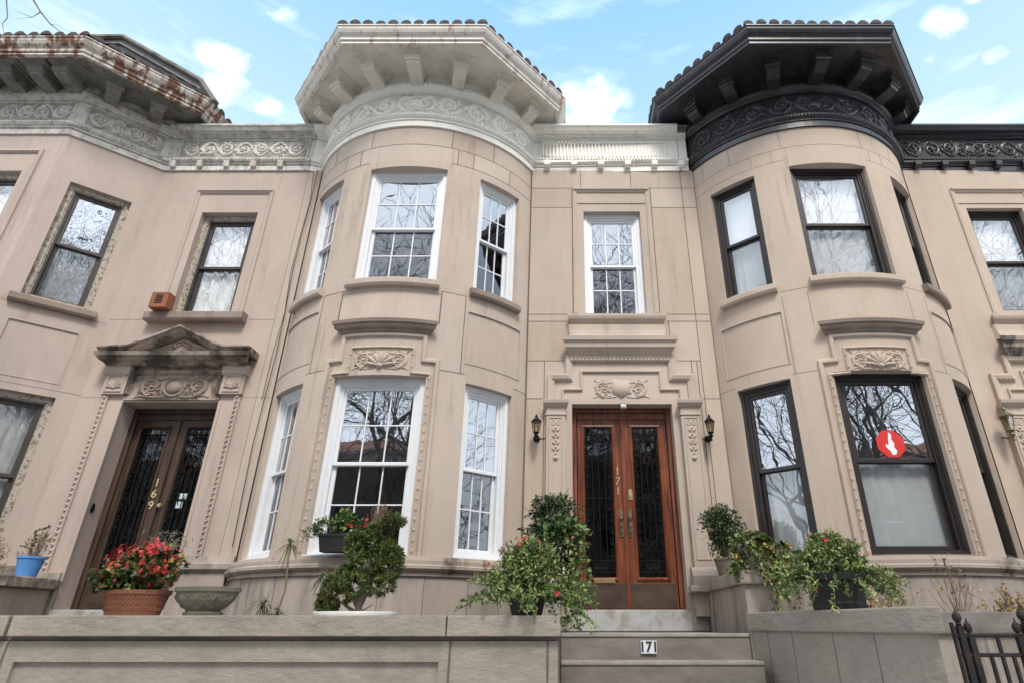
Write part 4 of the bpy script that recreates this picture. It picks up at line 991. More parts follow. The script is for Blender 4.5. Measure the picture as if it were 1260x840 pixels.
    # dark sheet-metal roof house behind the tiles
    bm = BM()
    P0 = [(-11.0, 8.8), (-9.5, 8.8), (-7.1, 8.9), (-6.45, 9.25)]
    base = [(-11.5, 9.6), (-9.45, 9.6), (-7.6, 9.6), (-6.3, 9.75)]
    H_ = [(-11.5, 8.75, 10.40), (-8.6, 8.75, 10.42), (-6.77, 8.75, 9.22), (-6.33, 8.75, 8.62)]
    lowv = [bm.verts.new((x, y - 0.8, 8.0)) for x, y, z in H_]; topv = [bm.verts.new((x, y - 0.8, z)) for x, y, z in H_]
    lb = [bm.verts.new((x, y + 1.5, 8.0)) for x, y, z in H_]; tb = [bm.verts.new((x, y + 1.5, z)) for x, y, z in H_]
    for i in range(3):
        bm.faces.new([lowv[i], lowv[i + 1], topv[i + 1], topv[i]]); bm.faces.new([topv[i], topv[i + 1], tb[i + 1], tb[i]]); bm.faces.new([lb[i + 1], lb[i], tb[i], tb[i + 1]])
    bm.faces.new([lowv[0], topv[0], tb[0], lb[0]]); bm.faces.new([lowv[3], lb[3], tb[3], topv[3]])
    ob = obj('skylight_house', bm, 'slate', parent)
    bm = BM(); tube(bm, [(x, y - 0.82, z + 0.02) for x, y, z in H_], 0.05, 6); tube(bm, [(x, y - 0.82, z - 0.17) for x, y, z in H_], 0.025, 6); obj('ridge_flashing', bm, 'old_grey', ob)
build169(h169)

# ------------------------------------------------------------------ setting
bm = BM(); box(bm, -60, 60, 7.0, 60, G - 0.3, G - 0.02)
struct('ground', bm, 'soil')
bm = BM(); box(bm, -60, 60, -5.6, 7.0, G - 0.3, G); struct('pavement', bm, 'pavement')
bm = BM(); box(bm, -60, 60, -5.8, -5.6, G - 0.3, G + 0.004); box(bm, -60, 60, -13.0, -12.8, G - 0.3, G + 0.004); struct('kerb', bm, 'kerb')
bm = BM(); box(bm, -60, 60, -12.8, -5.8, G - 0.4, G - 0.13); struct('road', bm, 'asphalt')
bm = BM(); box(bm, -60, 60, -60, -13.0, G - 0.3, G); struct('far_pavement', bm, 'pavement')
bm = BM(); box(bm, -10, -0.35, 5.36, 8.0, G - 0.1, -0.12); struct('front_garden', bm, 'soil')
bm = BM(); box(bm, 2.45, 9, 5.85, 8.0, G - 0.1, -0.02); struct('side_garden', bm, 'soil')

# front garden wall (left)
def garden_wall():
    t = thing('garden_wall', 'long low grey-brown stuccoed wall with a flat coping along the left front garden', 'wall', (-4, 5.15, G))
    F = Flat(0, 5.06, 1, 5.06); bm = BM()
    wallgrid(bm, F, -9, -0.02, G, -0.105, [(-4.12, -0.92, -1.2, -0.245, 0.03, True)])
    box(bm, -9, -0.02, 5.10, 5.34, G, -0.105)
    quad(bm, [(-0.02, 5.06, G), (-0.02, 5.34, G), (-0.02, 5.34, -0.105), (-0.02, 5.06, -0.105)])
    obj('wall_body', bm, 'stucco', t)
    bm = BM(); quad(bm, [(-9, 5.068, -0.1), (0, 5.068, -0.1), (0, 5.068, -0.07), (-9, 5.068, -0.07)]); box(bm, -9, -0.03, 5.08, 5.32, -0.11, -0.07)
    joints(bm, F, [], [(-0.84, G, -0.105), (-4.21, G, -0.105), (-0.10, G, -0.105)], 0.009)
    obj('wall_joint', bm, 'mortar', t)
    for a, b in ((-9, -4.225), (-4.195, -0.876), (-0.866, 0.0)):
        bm = BM(); box(bm, a, b, 5.0, 5.36, -0.072, 0.072); bevel_all(bm, 0.008, 2); obj('coping', bm, 'stucco', t)
garden_wall()

# stoop: landing, steps, cheek walls
def stoop():
    t = thing('stoop', 'worn stone steps with cheek walls up to the red wood front door', 'steps', (0.9, 6.5, G))
    tr = [(6.30, -0.067), (5.95, -0.285), (5.6, -0.50), (5.25, -0.715), (4.9, -0.93), (4.55, -1.145), (4.2, -1.36)]
    for i, (y, z) in enumerate(tr):
        bm = BM(); back = 7.99 if i == 0 else tr[i - 1][0] + 0.02
        zb = tr[i + 1][1] if i < len(tr) - 1 else G
        box(bm, 0.0, 1.80 + 0.0 * i, y, back, zb - 0.02, z); bevel_all(bm, 0.006, 1)
        st = obj('step', bm, 'step_stone', t)
        bm = BM(); box(bm, 0.004, 1.796, y - 0.012, y + 0.05, z - 0.028, z + 0.004); bevel_all(bm, 0.008, 2); obj('nosing', bm, 'nosing', st)
    for x0, x1, y0, z in ((1.805, 2.12, 6.28, 0.50), (-0.34, -0.005, 6.28, 0.42)):
        bm = BM(); box(bm, x0, x1, y0, 7.90, G, z - 0.13); bevel_all(bm, 0.006); ck = obj('cheek_wall', bm, 'stone_base', t)
        bm = BM(); box(bm, x0 - 0.045, x1 + 0.045, y0 - 0.045, 7.80, z - 0.13, z); bevel_all(bm, 0.02, 2); obj('coping', bm, 'stone_base', ck)
    bm = BM(); box(bm, -0.34, -0.005, 5.37, 6.2, G, 0.03); obj('cheek_base', bm, 'stone_base', t)
    return t
stp = stoop()
bm = BM(); box(bm, 0.755, 0.905, 6.277, 6.288, -0.235, -0.125); pl = obj('number_plaque', bm, 'white_enamel', stp)
text('171', 0.12, 0.002, 'ink', pl, (0.83, 6.275, -0.182), name='numeral', bold=0.003)

# flared wall to the right of the steps
def flared():
    t = thing('garden_wall', 'short flared stucco wall with thick sloping-ended coping right of the steps', 'wall', (2.1, 5.0, G))
    def prism(bm, P, z0, z1):
        lo = [bm.verts.new((x, y, z0)) for x, y in P]; hi = [bm.verts.new((x, y, z1)) for x, y in P]
        bm.faces.new(lo); bm.faces.new(hi[::-1])
        for i in range(len(P)): j = (i + 1) % len(P); bm.faces.new([lo[i], lo[j], hi[j], hi[i]])
        bmesh.ops.recalc_face_normals(bm, faces=bm.faces)
    bm = BM(); prism(bm, [(1.825, 6.28), (2.345, 4.36), (2.42, 4.25), (2.66, 4.75), (2.13, 6.28)], G, -0.045); obj('wall_body', bm, 'stucco', t)
    bm = BM(); prism(bm, [(1.79, 6.32), (2.32, 4.33), (2.415, 4.14), (2.70, 4.74), (2.17, 6.32)], -0.045, 0.115); bevel_all(bm, 0.014, 2); obj('coping', bm, 'stucco', t)
    F2 = Flat(1.825, 6.28, 2.345, 4.36)
    for u in (0.25, 0.62, 1.15, 1.6):
        bm = BM(); joints(bm, F2, [], [(u, G, -0.05)], 0.0035); obj('wall_joint', bm, 'mortar', t)
flared()
# rear low wall of the right garden
t = thing('garden_wall', 'low grey retaining wall with dark coping behind the iron fence', 'wall', (5, 5.7, G))
bm = BM(); box(bm, 2.5, 9, 5.62, 5.84, G, -0.06); joints(bm, Flat(0, 5.62, 1, 5.62), [(-0.35, 2.5, 9)], [(3.55, -0.35, -0.06), (3.95, G, -0.35)], 0.006); obj('wall_body', bm, 'stone_base', t)
bm = BM(); box(bm, 2.5, 9, 5.58, 5.88, -0.06, 0.11); bevel_all(bm, 0.012, 2); obj('coping', bm, 'step_stone', t)

# iron fence
def fence():
    t = thing('iron_fence', 'black wrought iron fence with ball finials at lower right', 'fence', (3.2, 4.2, G))
    Y = 4.2
    bm = BM(); tube(bm, [(2.50, Y, -0.055), (5.5, Y, -0.055)], 0.012, 6); tube(bm, [(2.52, Y, -0.165), (5.5, Y, -0.165)], 0.012, 6); tube(bm, [(2.5, Y, -1.45), (5.5, Y, -1.45)], 0.012, 6); obj('rail', bm, 'rust_iron', t)
    for x, z, r in ((2.545, 0.0, 0.028), (2.60, -0.06, 0.024), (2.91, -0.06, 0.026), (2.965, 0.01, 0.028), (3.55, 0.0, 0.026), (4.1, 0.0, 0.026)):
        bm = BM(); box(bm, x - 0.018, x + 0.018, Y - 0.018, Y + 0.018, G, z); lathe(bm, [(0.012, z), (0.02, z + 0.01), (0.012, z + 0.02), (r * 0.8, z + 0.03), (r, z + 0.05), (r * 0.8, z + 0.07), (0.006, z + 0.085), (0.003, z + 0.105)], x, Y, 10); obj('post', bm, 'rust_iron', t)
    x = 2.50
    for k, x in enumerate((2.50, 2.70, 2.77, 2.84, 3.03, 3.09, 3.16, 3.23, 3.30, 3.37, 3.44, 3.62, 3.69, 3.76, 3.83, 3.9)):
        bm = BM(); top = (0.02, -0.06, -0.165)[0 if k == 0 else (1 if k % 3 == 2 else 2)]
        box(bm, x - 0.009, x + 0.009, Y - 0.009, Y + 0.009, G, top); obj('bar', bm, 'rust_iron', t)
fence()

# ------------------------------------------------------------------ lanterns
def lantern(loc, label, metal='black_iron', s=1.0, side=1):
    t = thing('wall_lantern', label, 'lantern', loc, 'wall lanterns beside the front doors')
    bm = BM()   # body: hexagonal tapered cage, cap, finial, tail; local coordinates, wall at +y
    z0 = 0.0
    for k in range(6):
        a = math.pi / 3 * k; tube(bm, [(0.035 * math.cos(a), 0.035 * math.sin(a), 0.0), (0.06 * math.cos(a), 0.06 * math.sin(a), 0.14)], 0.004, 4)
    lathe(bm, [(0.01, -0.11), (0.016, -0.095), (0.006, -0.085), (0.02, -0.06), (0.03, -0.04), (0.018, -0.02), (0.04, -0.005), (0.04, 0.004)], 0, 0, 12)
    lathe(bm, [(0.068, 0.138), (0.072, 0.15), (0.05, 0.17), (0.03, 0.195), (0.012, 0.205), (0.02, 0.22), (0.012, 0.235), (0.004, 0.25)], 0, 0, 6)
    obj('cage', bm, metal, t, local=True)
    bm = BM(); lathe(bm, [(0.031, 0.005), (0.056, 0.137)], 0, 0, 6); obj('glass', bm, 'glass_lamp', t, local=True)
    bm = BM(); tube(bm, [(0, 0, 0.02), (0, 0, 0.07)], 0.008, 8); obj('candle', bm, 'white_enamel', t, local=True)
    bm = BM()
    tube(bm, [(0, 0.0, -0.05), (0, 0.06, -0.07), (0, 0.12, -0.04), (0, 0.165, -0.03)], 0.008, 6)
    bmx = BM(); lathe(bmx, [(0.045, 0.0), (0.045, 0.012), (0.03, 0.02), (0.01, 0.022)], 0, 0, 14)
    bmx.transform(Matrix.Translation((0, 0.19, -0.03)) @ Matrix.Rotation(math.pi / 2, 4, 'X')); me = bpy.data.meshes.new('x'); bmx.to_mesh(me); bmx.free(); bm.from_mesh(me); bpy.data.meshes.remove(me)
    tube(bm, [(0.03 * side, 0.18, -0.03), (0.12 * side, 0.185, -0.02)], 0.004, 5)
    obj('bracket_arm', bm, metal, t, local=True)
    t.scale = (s, s, s)
    return t
lantern((-0.335, 7.80, 2.37), 'small black wall lantern left of the red wood door, above the dark green shrub', side=1, s=1.05)
lantern((2.04, 7.80, 2.37), 'small black wall lantern right of the red wood door, on the party line', side=-1, s=1.05)
lantern((6.13, 7.80, 2.40), 'weathered brown wall lantern at the right edge beside the black-corniced house door', 'old_brass', 1.35, 1)

# camera above door
t = thing('security_camera', 'small grey security camera under the door head of the red wood door', 'camera', (0.88, 7.93, 2.80))
bm = BM(); box(bm, -0.045, 0.045, -0.03, 0.05, 0.0, 0.045); bevel_all(bm, 0.006); obj('mount', bm, 'grey_metal', t, local=True)
bm = BM(); box(bm, -0.04, 0.04, -0.05, 0.03, -0.055, -0.004); bevel_all(bm, 0.008, 2); tube(bm, [(0, -0.05, -0.03), (0, -0.058, -0.03)], 0.014, 12); obj('camera_body', bm, 'grey_metal', t, local=True)

# louvred box on the sill of 169
t = thing('louvred_box', 'orange-brown louvred box standing on the stone sill left of the upper window', 'vent box', (-6.02, 7.80, 4.27))
bm = BM(); box(bm, -0.13, 0.13, -0.07, 0.10, 0.0, 0.26); bevel_all(bm, 0.01, 2); obj('case', bm, 'orange_wood', t, local=True)
for k in range(6):
    bm = BM(); box(bm, -0.055, 0.055, -0.075, -0.068, 0.07 + k * 0.026, 0.08 + k * 0.026); obj('slot', bm, 'black_iron', t, local=True)

# window sign: red octagon with white figure, glare painted in as flat white
t = thing('window_sign', 'red octagonal sign with a white shape in the lower middle window of the dark-framed bay', 'sign', (4.10, 7.186, 1.86))
bm = BM(); r = 0.185; vs = [(r * math.cos(math.pi / 8 + k * math.pi / 4), r * math.sin(math.pi / 8 + k * math.pi / 4)) for k in range(8)]
a = [bm.verts.new((x, 0, z + 0.18)) for x, z in vs]; b = [bm.verts.new((x, 0.003, z + 0.18)) for x, z in vs]; bm.faces.new(a); bm.faces.new(b[::-1])
for k in range(8): bm.faces.new([a[k], b[k], b[(k + 1) % 8], a[(k + 1) % 8]])
obj('octagon', bm, 'red_sign', t, local=True)
bm = BM(); pts = [(0.0, 0.15), (0.03, 0.12), (0.02, 0.05), (0.045, 0.0), (0.03, -0.04), (0.06, -0.09), (0.035, -0.14), (-0.01, -0.14), (-0.02, -0.10), (-0.07, -0.04), (-0.06, 0.0), (-0.03, -0.02), (-0.02, 0.06)]
a = [bm.verts.new((x, -0.0015, z + 0.18)) for x, z in pts]; bm.faces.new(a); obj('glare_figure', bm, 'white_enamel', t, local=True)

# cables
t = thing('facade_cable', 'loose black cables running down the wall joint left of the white-windowed bay', 'cable', (-4.2, 7.9, 0.6))
bm = BM(); zz = [7.05, 6.4, 5.7, 5.0, 4.3, 3.6, 2.9, 2.2, 1.5, 0.9]
tube(bm, [(-4.20 + 0.02 * math.sin(z * 2.1), 7.93, z) for z in zz], 0.006, 5)
tube(bm, [(-4.24 + 0.03 * math.sin(z * 3.1 + 1), 7.96, z) for z in zz[:7]], 0.004, 5); recenter(obj('cable', bm, 'black_plastic', None), (0, 0, 0)) if False else obj('cable', bm, 'black_plastic', t)

# ------------------------------------------------------------------ plants
def leaf(bm, p, d, up, L, W, mi=0, fold=0.25):
    d = d.normalized(); s = d.cross(up)
    if s.length < 1e-3: s = d.cross(Vector((1, 0, 0)))
    s.normalize(); n = s.cross(d)
    a = bm.verts.new(p); b = bm.verts.new(p + d * L * 0.5 + s * W * 0.5 + n * W * fold); c = bm.verts.new(p + d * L - n * L * 0.12); e = bm.verts.new(p + d * L * 0.5 - s * W * 0.5 + n * W * fold); m_ = bm.verts.new(p + d * L * 0.5)
    for f in (bm.faces.new([a, b, m_]), bm.faces.new([b, c, m_]), bm.faces.new([c, e, m_]), bm.faces.new([e, a, m_])): f.material_index = mi

def rdir(rr, zb=0.0):
    v = Vector((rr.gauss(0, 1), rr.gauss(0, 1), rr.gauss(0, 1) + zb)); return v.normalized()

def clump(bm, rr, c, rx, ry, rz, n, L, W, weights, shell_=0.5, zb=0.3, out=0.7):
    mats = [i for i, w_ in enumerate(weights) for _ in range(w_)]
    # sub-clumps give an uneven outline
    subs = [(rdir(rr), rr.uniform(0.5, 1.15)) for _ in range(14)]
    for _ in range(n):
        sd, sr = rr.choice(subs); d = (sd * 1.3 + rdir(rr) * 0.9).normalized(); q = sr * (shell_ + (1 - shell_) * rr.random()) ** 0.6
        p = Vector((c[0] + d.x * rx * q, c[1] + d.y * ry * q, c[2] + d.z * rz * q))
        dd = (d * out + rdir(rr, zb) * (1.2 - out)).normalized(); s = rr.uniform(0.65, 1.25)
        leaf(bm, p, dd, rdir(rr, 1.0), L * s, W * s, rr.choice(mats))

def flower(bm, p, d, r, mi=0, mc=1, petals=5):
    d = d.normalized(); s = d.cross(Vector((0.3, 0.2, 1))).normalized(); t_ = s.cross(d)
    for k in range(petals):
        a = 2 * math.pi * k / petals; e = s * math.cos(a) + t_ * math.sin(a); f_ = s * math.cos(a + 1.57) + t_ * math.sin(a + 1.57)
        v = [bm.verts.new(p), bm.verts.new(p + e * r * 0.7 + f_ * r * 0.45 + d * r * 0.3), bm.verts.new(p + e * r + d * r * 0.25), bm.verts.new(p + e * r * 0.7 - f_ * r * 0.45 + d * r * 0.3)]
        bm.faces.new(v).material_index = mi
    v = [bm.verts.new(p + d * r * 0.12 + (s * math.cos(a) + t_ * math.sin(a)) * r * 0.2) for a in (0, 1.57, 3.14, 4.71)]; bm.faces.new(v).material_index = mc

def potted(name, label, loc, group=None): return thing(name, label, 'potted plant', loc, group)
rr = random.Random(11)

# red begonias in a long terracotta planter
t = potted('potted_plant', 'bushy red-flowering plant in an oblong terracotta planter on the left wall', (-3.40, 5.17, 0.072))
bm = BM(); lathe(bm, [(0.21, 0.0), (0.25, 0.15), (0.265, 0.155), (0.265, 0.185), (0.235, 0.187), (0.225, 0.165)], 0, 0, 28, 1.0, 0.55); 
pot = obj('planter', bm, 'terracotta', t, local=True)
bm = BM()
for k in range(22):
    a = math.pi + math.pi * (k + 0.5) / 22
    for j in range(3):
        z = 0.035 + j * 0.04; r = 0.212 + z * 0.27
        p = Vector((r * math.cos(a), r * 0.55 * math.sin(a), z)); d = Vector((math.cos(a + 1.57), 0.55 * math.sin(a + 1.57), 1.1 if k % 2 else 1.1)).normalized()
        tube(bm, [p, p + d * 0.03], 0.006, 4)
obj('relief_pattern', bm, 'terracotta', pot, local=True)
bm = BM(); clump(bm, rr, (-0.01, 0, 0.33), 0.30, 0.22, 0.20, 1500, 0.055, 0.05, (3, 4, 2, 3, 1), 0.35, 0.3, 0.6)
clump(bm, rr, (-0.18, 0, 0.25), 0.16, 0.15, 0.09, 350, 0.055, 0.05, (3, 4, 2, 2, 1), 0.35)
obj('foliage', bm, ['leaf_dark', 'leaf_mid', 'leaf_bronze', 'leaf_light', 'leaf_yellow'], t, local=True)
bm = BM()
for _ in range(120):
    d = rdir(rr, 0.8); d.y = -abs(d.y) if rr.random() < 0.7 else d.y
    q = rr.uniform(0.8, 1.12); p = Vector((d.x * 0.30 * q, d.y * 0.22 * q, 0.34 + d.z * 0.21 * q))
    if p.z < 0.22: continue
    for j in range(rr.choice((1, 2, 3))): flower(bm, p + rdir(rr) * 0.014, (d + rdir(rr) * 0.5), rr.uniform(0.013, 0.021), rr.choice((0, 0, 1)), 2, 4)
obj('flowers', bm, ['petal_red', 'petal_pink', 'leaf_yellow'], t, local=True)
bm = BM()
for _ in range(26):
    a = rr.uniform(0, 6.28); x = rr.uniform(-0.1, 0.2); tube(bm, [(x * 0.5, 0, 0.15), (x, 0.05 * math.cos(a), 0.35), (x + 0.05 * math.cos(a), 0.1, rr.uniform(0.5, 0.62))], 0.003, 4, mi=0)
for _ in range(130): leaf(bm, Vector((rr.gauss(0.05, 0.09), 0.1 + rr.gauss(0, 0.03), rr.uniform(0.50, 0.64))), rdir(rr, 1.0), rdir(rr), 0.05, 0.008, 1)
obj('seed_stalks', bm, ['twig', 'leaf_grey'], t, local=True)

# stone urn
t = potted('stone_planter', 'mossy cast stone bowl with carved palmettes on the left wall'.replace('carved ', 'moulded '), (-2.84, 5.17, 0.072)); t['category'] = 'planter'
bm = BM(); lathe(bm, [(0.15, 0.0), (0.155, 0.02), (0.13, 0.035), (0.17, 0.06), (0.22, 0.11), (0.24, 0.16), (0.24, 0.17), (0.258, 0.175), (0.258, 0.205), (0.24, 0.21), (0.22, 0.19), (0.2, 0.15)], 0, 0, 32, 1, 0.62)
pot = obj('bowl', bm, 'urn_stone', t, smooth=False, local=True)
class BowlS:
    curved = True
    def pt(s, u, v, w):
        a = -math.pi / 2 + u / 0.2; r = 0.13 + 0.11 * min(1, max(0, (v - 0.035) / 0.12)) ** 0.6 + w
        return Vector((r * math.cos(a), r * 0.62 * math.sin(a), v))
bm = BM(); S_ = BowlS()
for k in range(-2, 3):
    u = k * 0.125
    for sg in (-1, 1): rtube(bm, S_, spiral(u + sg * 0.028, 0.10, 0.03, -math.pi / 2, 1.4, sg, 14), 0.006, 0.002, 1.2); rtube(bm, S_, [(u, 0.05), (u + sg * 0.03, 0.06), (u + sg * 0.055, 0.10), (u + sg * 0.05, 0.14)], 0.005, 0.002)
    rblob(bm, S_, u, 0.12, 0.012, 0.03, 0.015, 0.002)
obj('palmette_relief', bm, 'urn_stone', pot, smooth=True, local=True)
bm = BM(); lathe(bm, [(0.001, 0.165), (0.225, 0.168), (0.21, 0.16)], 0, 0, 24, 1, 0.62); obj('soil', bm, 'soil', t, local=True)

# juniper in white bowl
t = potted('potted_juniper', 'cloud-shaped green juniper in a wide white bowl behind the left wall', (-1.77, 5.60, -0.12))
bm = BM(); lathe(bm, [(0.2, 0.0), (0.30, 0.12), (0.34, 0.19), (0.35, 0.225), (0.335, 0.23), (0.32, 0.20), (0.02, 0.19)], 0, 0, 32, 1, 0.75); obj('bowl', bm, 'white_ceramic', t, smooth=True, local=True)
bm = BM()
tr_pts = [(0.04, 0, 0.18), (0.02, 0, 0.30), (0.06, -0.01, 0.42), (0.03, 0.02, 0.55), (0.10, 0, 0.70), (0.14, 0, 0.90)]
tube(bm, tr_pts, [0.035, 0.03, 0.026, 0.02, 0.015, 0.01], 8)
pads = [(-0.17, -0.02, 0.36, 0.17, 0.10), (-0.03, -0.08, 0.45, 0.19, 0.12), (0.17, 0.0, 0.45, 0.18, 0.12), (0.24, 0, 0.58, 0.16, 0.12), (0.05, -0.05, 0.62, 0.16, 0.11), (-0.06, 0, 0.72, 0.11, 0.09), (0.07, 0, 0.80, 0.14, 0.10), (0.19, 0, 0.74, 0.13, 0.10), (0.24, 0, 0.98, 0.12, 0.055), (0.13, 0, 0.90, 0.13, 0.08), (-0.25, 0, 0.27, 0.10, 0.08), (-0.08, 0.0, 0.83, 0.09, 0.06), (-0.12, 0.05, 0.53, 0.12, 0.08), (0.27, 0, 0.68, 0.10, 0.08), (-0.2, 0, 0.46, 0.10, 0.07)]
for x, y, z, a, b in pads:
    zz_ = min(tr_pts, key=lambda q: abs(q[2] - (z - 0.12))); tube(bm, [zz_, ((zz_[0] + x) / 2, y / 2, (zz_[2] + z) / 2 - 0.01), (x, y, z - 0.03)], [0.014, 0.01, 0.005], 5)
for _ in range(10): tube(bm, [(0.03, 0, 0.22), (rr.uniform(-0.12, 0.2), rr.uniform(-0.08, 0.05), rr.uniform(0.28, 0.42))], [0.008, 0.003], 4)
obj('trunk', bm, 'bark', t, local=True)
bm = BM()
for i, (x, y, z, a, b) in enumerate(pads):
    a *= 0.86; b *= 0.8
    for _ in range(70):
        d = rdir(rr, 0.35); c0 = Vector((x + d.x * a * 0.8, y + d.y * a * 0.75, z + d.z * b * 0.8)); brown = (i in (0, 10, 8)) and rr.random() < 0.5
        mi0 = 3 if (brown and rr.random() < 0.5) else rr.choice((0, 1, 2, 2) if d.z > 0.1 else (0, 0, 1, 2))
        for _ in range(16):
            dd = (d + rdir(rr, 0.3) * 1.0).normalized(); leaf(bm, c0 + rdir(rr) * 0.02, dd, rdir(rr), rr.uniform(0.028, 0.052), 0.013, mi0 if rr.random() < 0.7 else rr.choice((0, 1, 2)))
obj('foliage', bm, ['leaf_juniper', 'leaf_mid', 'leaf_juniper_light', 'leaf_brown'], t, local=True)

# window box on the lower middle sill
t = potted('window_box', 'black window box with trailing greenery, red blooms and dry stalks on the lower bay sill', (-2.45, 6.83, 0.72)); 
bm = BM(); lathe(bm, [(0.17, 0.0), (0.20, 0.15), (0.215, 0.16), (0.215, 0.19), (0.19, 0.19), (0.18, 0.15)], 0, 0, 4, 1.35, 0.62, math.pi / 4); bevel_all(bm, 0.004); obj('box', bm, 'black_plastic', t, local=True)
bm = BM(); clump(bm, rr, (-0.14, -0.04, 0.26), 0.17, 0.12, 0.10, 500, 0.04, 0.02, (2, 3, 3, 2), 0.4); clump(bm, rr, (0.04, 0, 0.36), 0.09, 0.08, 0.10, 260, 0.06, 0.035, (1, 4, 3, 0), 0.4)
clump(bm, rr, (-0.30, -0.05, 0.20), 0.10, 0.08, 0.06, 260, 0.035, 0.012, (1, 2, 1, 4), 0.4); clump(bm, rr, (0.25, 0, 0.26), 0.18, 0.1, 0.08, 350, 0.04, 0.02, (2, 3, 1, 2), 0.4)
obj('foliage', bm, ['leaf_dark', 'leaf_mid', 'leaf_light', 'leaf_grey'], t, local=True)
bm = BM()
for _ in range(14): p = Vector((rr.uniform(0.10, 0.32), rr.uniform(-0.1, 0.0), rr.uniform(0.26, 0.36))); flower(bm, p, rdir(rr) + Vector((0, -1, 0)), 0.02, rr.choice((0, 1)), 1)
obj('flowers', bm, ['petal_orange', 'petal_red'], t, local=True)
bm = BM()
for _ in range(90):
    x = rr.gauss(0.42, 0.06); b0 = Vector((0.38 + (x - 0.42) * 0.3, 0, 0.2)); e = Vector((x, rr.uniform(-0.06, 0.06), rr.uniform(0.36, 0.50))); tube(bm, [b0, (b0 + e) / 2 + rdir(rr) * 0.01, e], 0.0018, 3)
    for _ in range(3): leaf(bm, e + rdir(rr) * 0.02, rdir(rr, 1), rdir(rr), 0.02, 0.008)
obj('dry_stalks', bm, 'twig', t, local=True)

# left petunia pot at the end of the wall
def petunia(t, n, spread, flowers_n, zc, seed, pot=None, lime=3, droop=0.0):
    r2 = random.Random(seed); bm = BM(); fl = BM()
    for i in range(n):
        a = r2.uniform(0, 6.28); q = abs(r2.gauss(0, 0.6)) * spread[0]; q = min(q, spread[0] * 1.15)
        top = r2.uniform(0.45, 1.0) * spread[1] * (1 - 0.55 * (q / spread[0]) ** 2)
        e = Vector((math.cos(a) * q, math.sin(a) * q * 0.6, zc + top - (droop * r2.uniform(0.3, 1.6) if (q > spread[0] * 0.5 and math.sin(a) < 0.2) else 0))); b0 = Vector((e.x * 0.35, e.y * 0.35, zc - 0.05)); m_ = (b0 + e) / 2 + Vector((0, 0, 0.06))
        tube(bm, [b0, m_, e], [0.004, 0.003, 0.002], 4, mi=1)
        mi0 = r2.choice([1] * 2 + [2] * lime + [3] * 4)
        for k in range(24):
            s = r2.uniform(0.2, 1.0); p = b0.lerp(m_, s * 2) if s < 0.5 else m_.lerp(e, s * 2 - 1)
            leaf(bm, p, rdir(r2, 0.5), rdir(r2, 1), r2.uniform(0.02, 0.056), r2.uniform(0.01, 0.022), mi0 if r2.random() < 0.7 else r2.choice((0, 1, 2, 3)))
        if i < flowers_n:
            d = (Vector((math.cos(a), -abs(math.sin(a)) - 0.3, 0.5))).normalized(); flower(fl, e + d * 0.02, d + rdir(r2) * 0.3, r2.uniform(0.017, 0.025), 0, 1)
    obj('foliage', bm, ['leaf_dark', 'leaf_mid', 'leaf_light', 'leaf_lime'], t, local=True); obj('flowers', fl, ['petal_dark_red' if False else 'petal_red', 'petal_purple'], t, local=True)

t = potted('potted_plant', 'spreading light green plant with dark red blooms at the end of the left wall', (-0.27, 5.17, 0.072))
bm = BM(); lathe(bm, [(0.12, 0.0), (0.16, 0.16), (0.17, 0.165), (0.17, 0.18), (0.15, 0.18), (0.14, 0.14)], 0, 0, 20, 1, 0.8); obj('pot', bm, 'black_plastic', t, local=True)
petunia(t, 480, (0.50, 0.44), 24, 0.15, 5, lime=4, droop=0.2)
bm = BM()
for k in range(14):
    x = rr.uniform(0.1, 0.42); pts = [Vector((x * 0.6, -0.05, 0.2)), Vector((x, -0.12, 0.16)), Vector((x + 0.04, -0.15, 0.02)), Vector((x + 0.07 + rr.uniform(0, 0.08), -0.16, -0.05 - rr.uniform(0, 0.1)))]
    tube(bm, pts, 0.0025, 4, mi=1)
    for j in range(22):
        s = rr.uniform(0, 2.99); i = int(s); leaf(bm, pts[i].lerp(pts[i + 1], s - i), rdir(rr, -0.3), rdir(rr, 1), 0.032, 0.022, rr.choice((0, 1, 2)))
obj('trailing_stems', bm, ['leaf_mid', 'leaf_light', 'leaf_dark'], t, local=True)

# dark shrub and ivy on the left cheek wall
def shrub(t, c, r, n, seed, mats=('leaf_dark', 'leaf_mid', 'leaf_light'), wt=(6, 3, 1), L=0.05, W=0.024):
    r2 = random.Random(seed); bm = BM(); clump(bm, r2, c, r[0], r[1], r[2], n, L, W, wt, 0.3, -0.1, 0.6)
    for _ in range(18):
        d = rdir(r2, 0.6); e = Vector((c[0] + d.x * r[0] * 1.25, c[1] + d.y * r[1], c[2] + d.z * r[2] * 1.25))
        for j in range(9): leaf(bm, Vector(c).lerp(e, 0.5 + 0.06 * j), rdir(r2, 0.2), rdir(r2, 1), L, W, r2.choice((0, 0, 1)))
    obj('foliage', bm, list(mats), t, local=True)
    bm = BM()
    for _ in range(16): d = rdir(r2, 0.8); tube(bm, [(c[0] * 0.3, 0, 0.1), (c[0] + d.x * r[0] * 0.5, d.y * r[1] * 0.5, c[2]), (c[0] + d.x * r[0] * 1.1, d.y * r[1] * 1.1, c[2] + d.z * r[2] * 1.1)], [0.01, 0.006, 0.002], 5)
    obj('stems', bm, 'bark', t, local=True)
t = potted('potted_shrub', 'dark glossy green shrub with ivy left of the red wood door', (-0.12, 6.75, 0.42))
bm = BM(); lathe(bm, [(0.12, 0.0), (0.16, 0.22), (0.17, 0.23), (0.17, 0.25), (0.14, 0.25)], 0, 0, 20); obj('pot', bm, 'urn_stone', t, local=True)
shrub(t, (0.03, 0, 0.64), (0.34, 0.28, 0.26), 2600, 21, wt=(7, 3, 0))
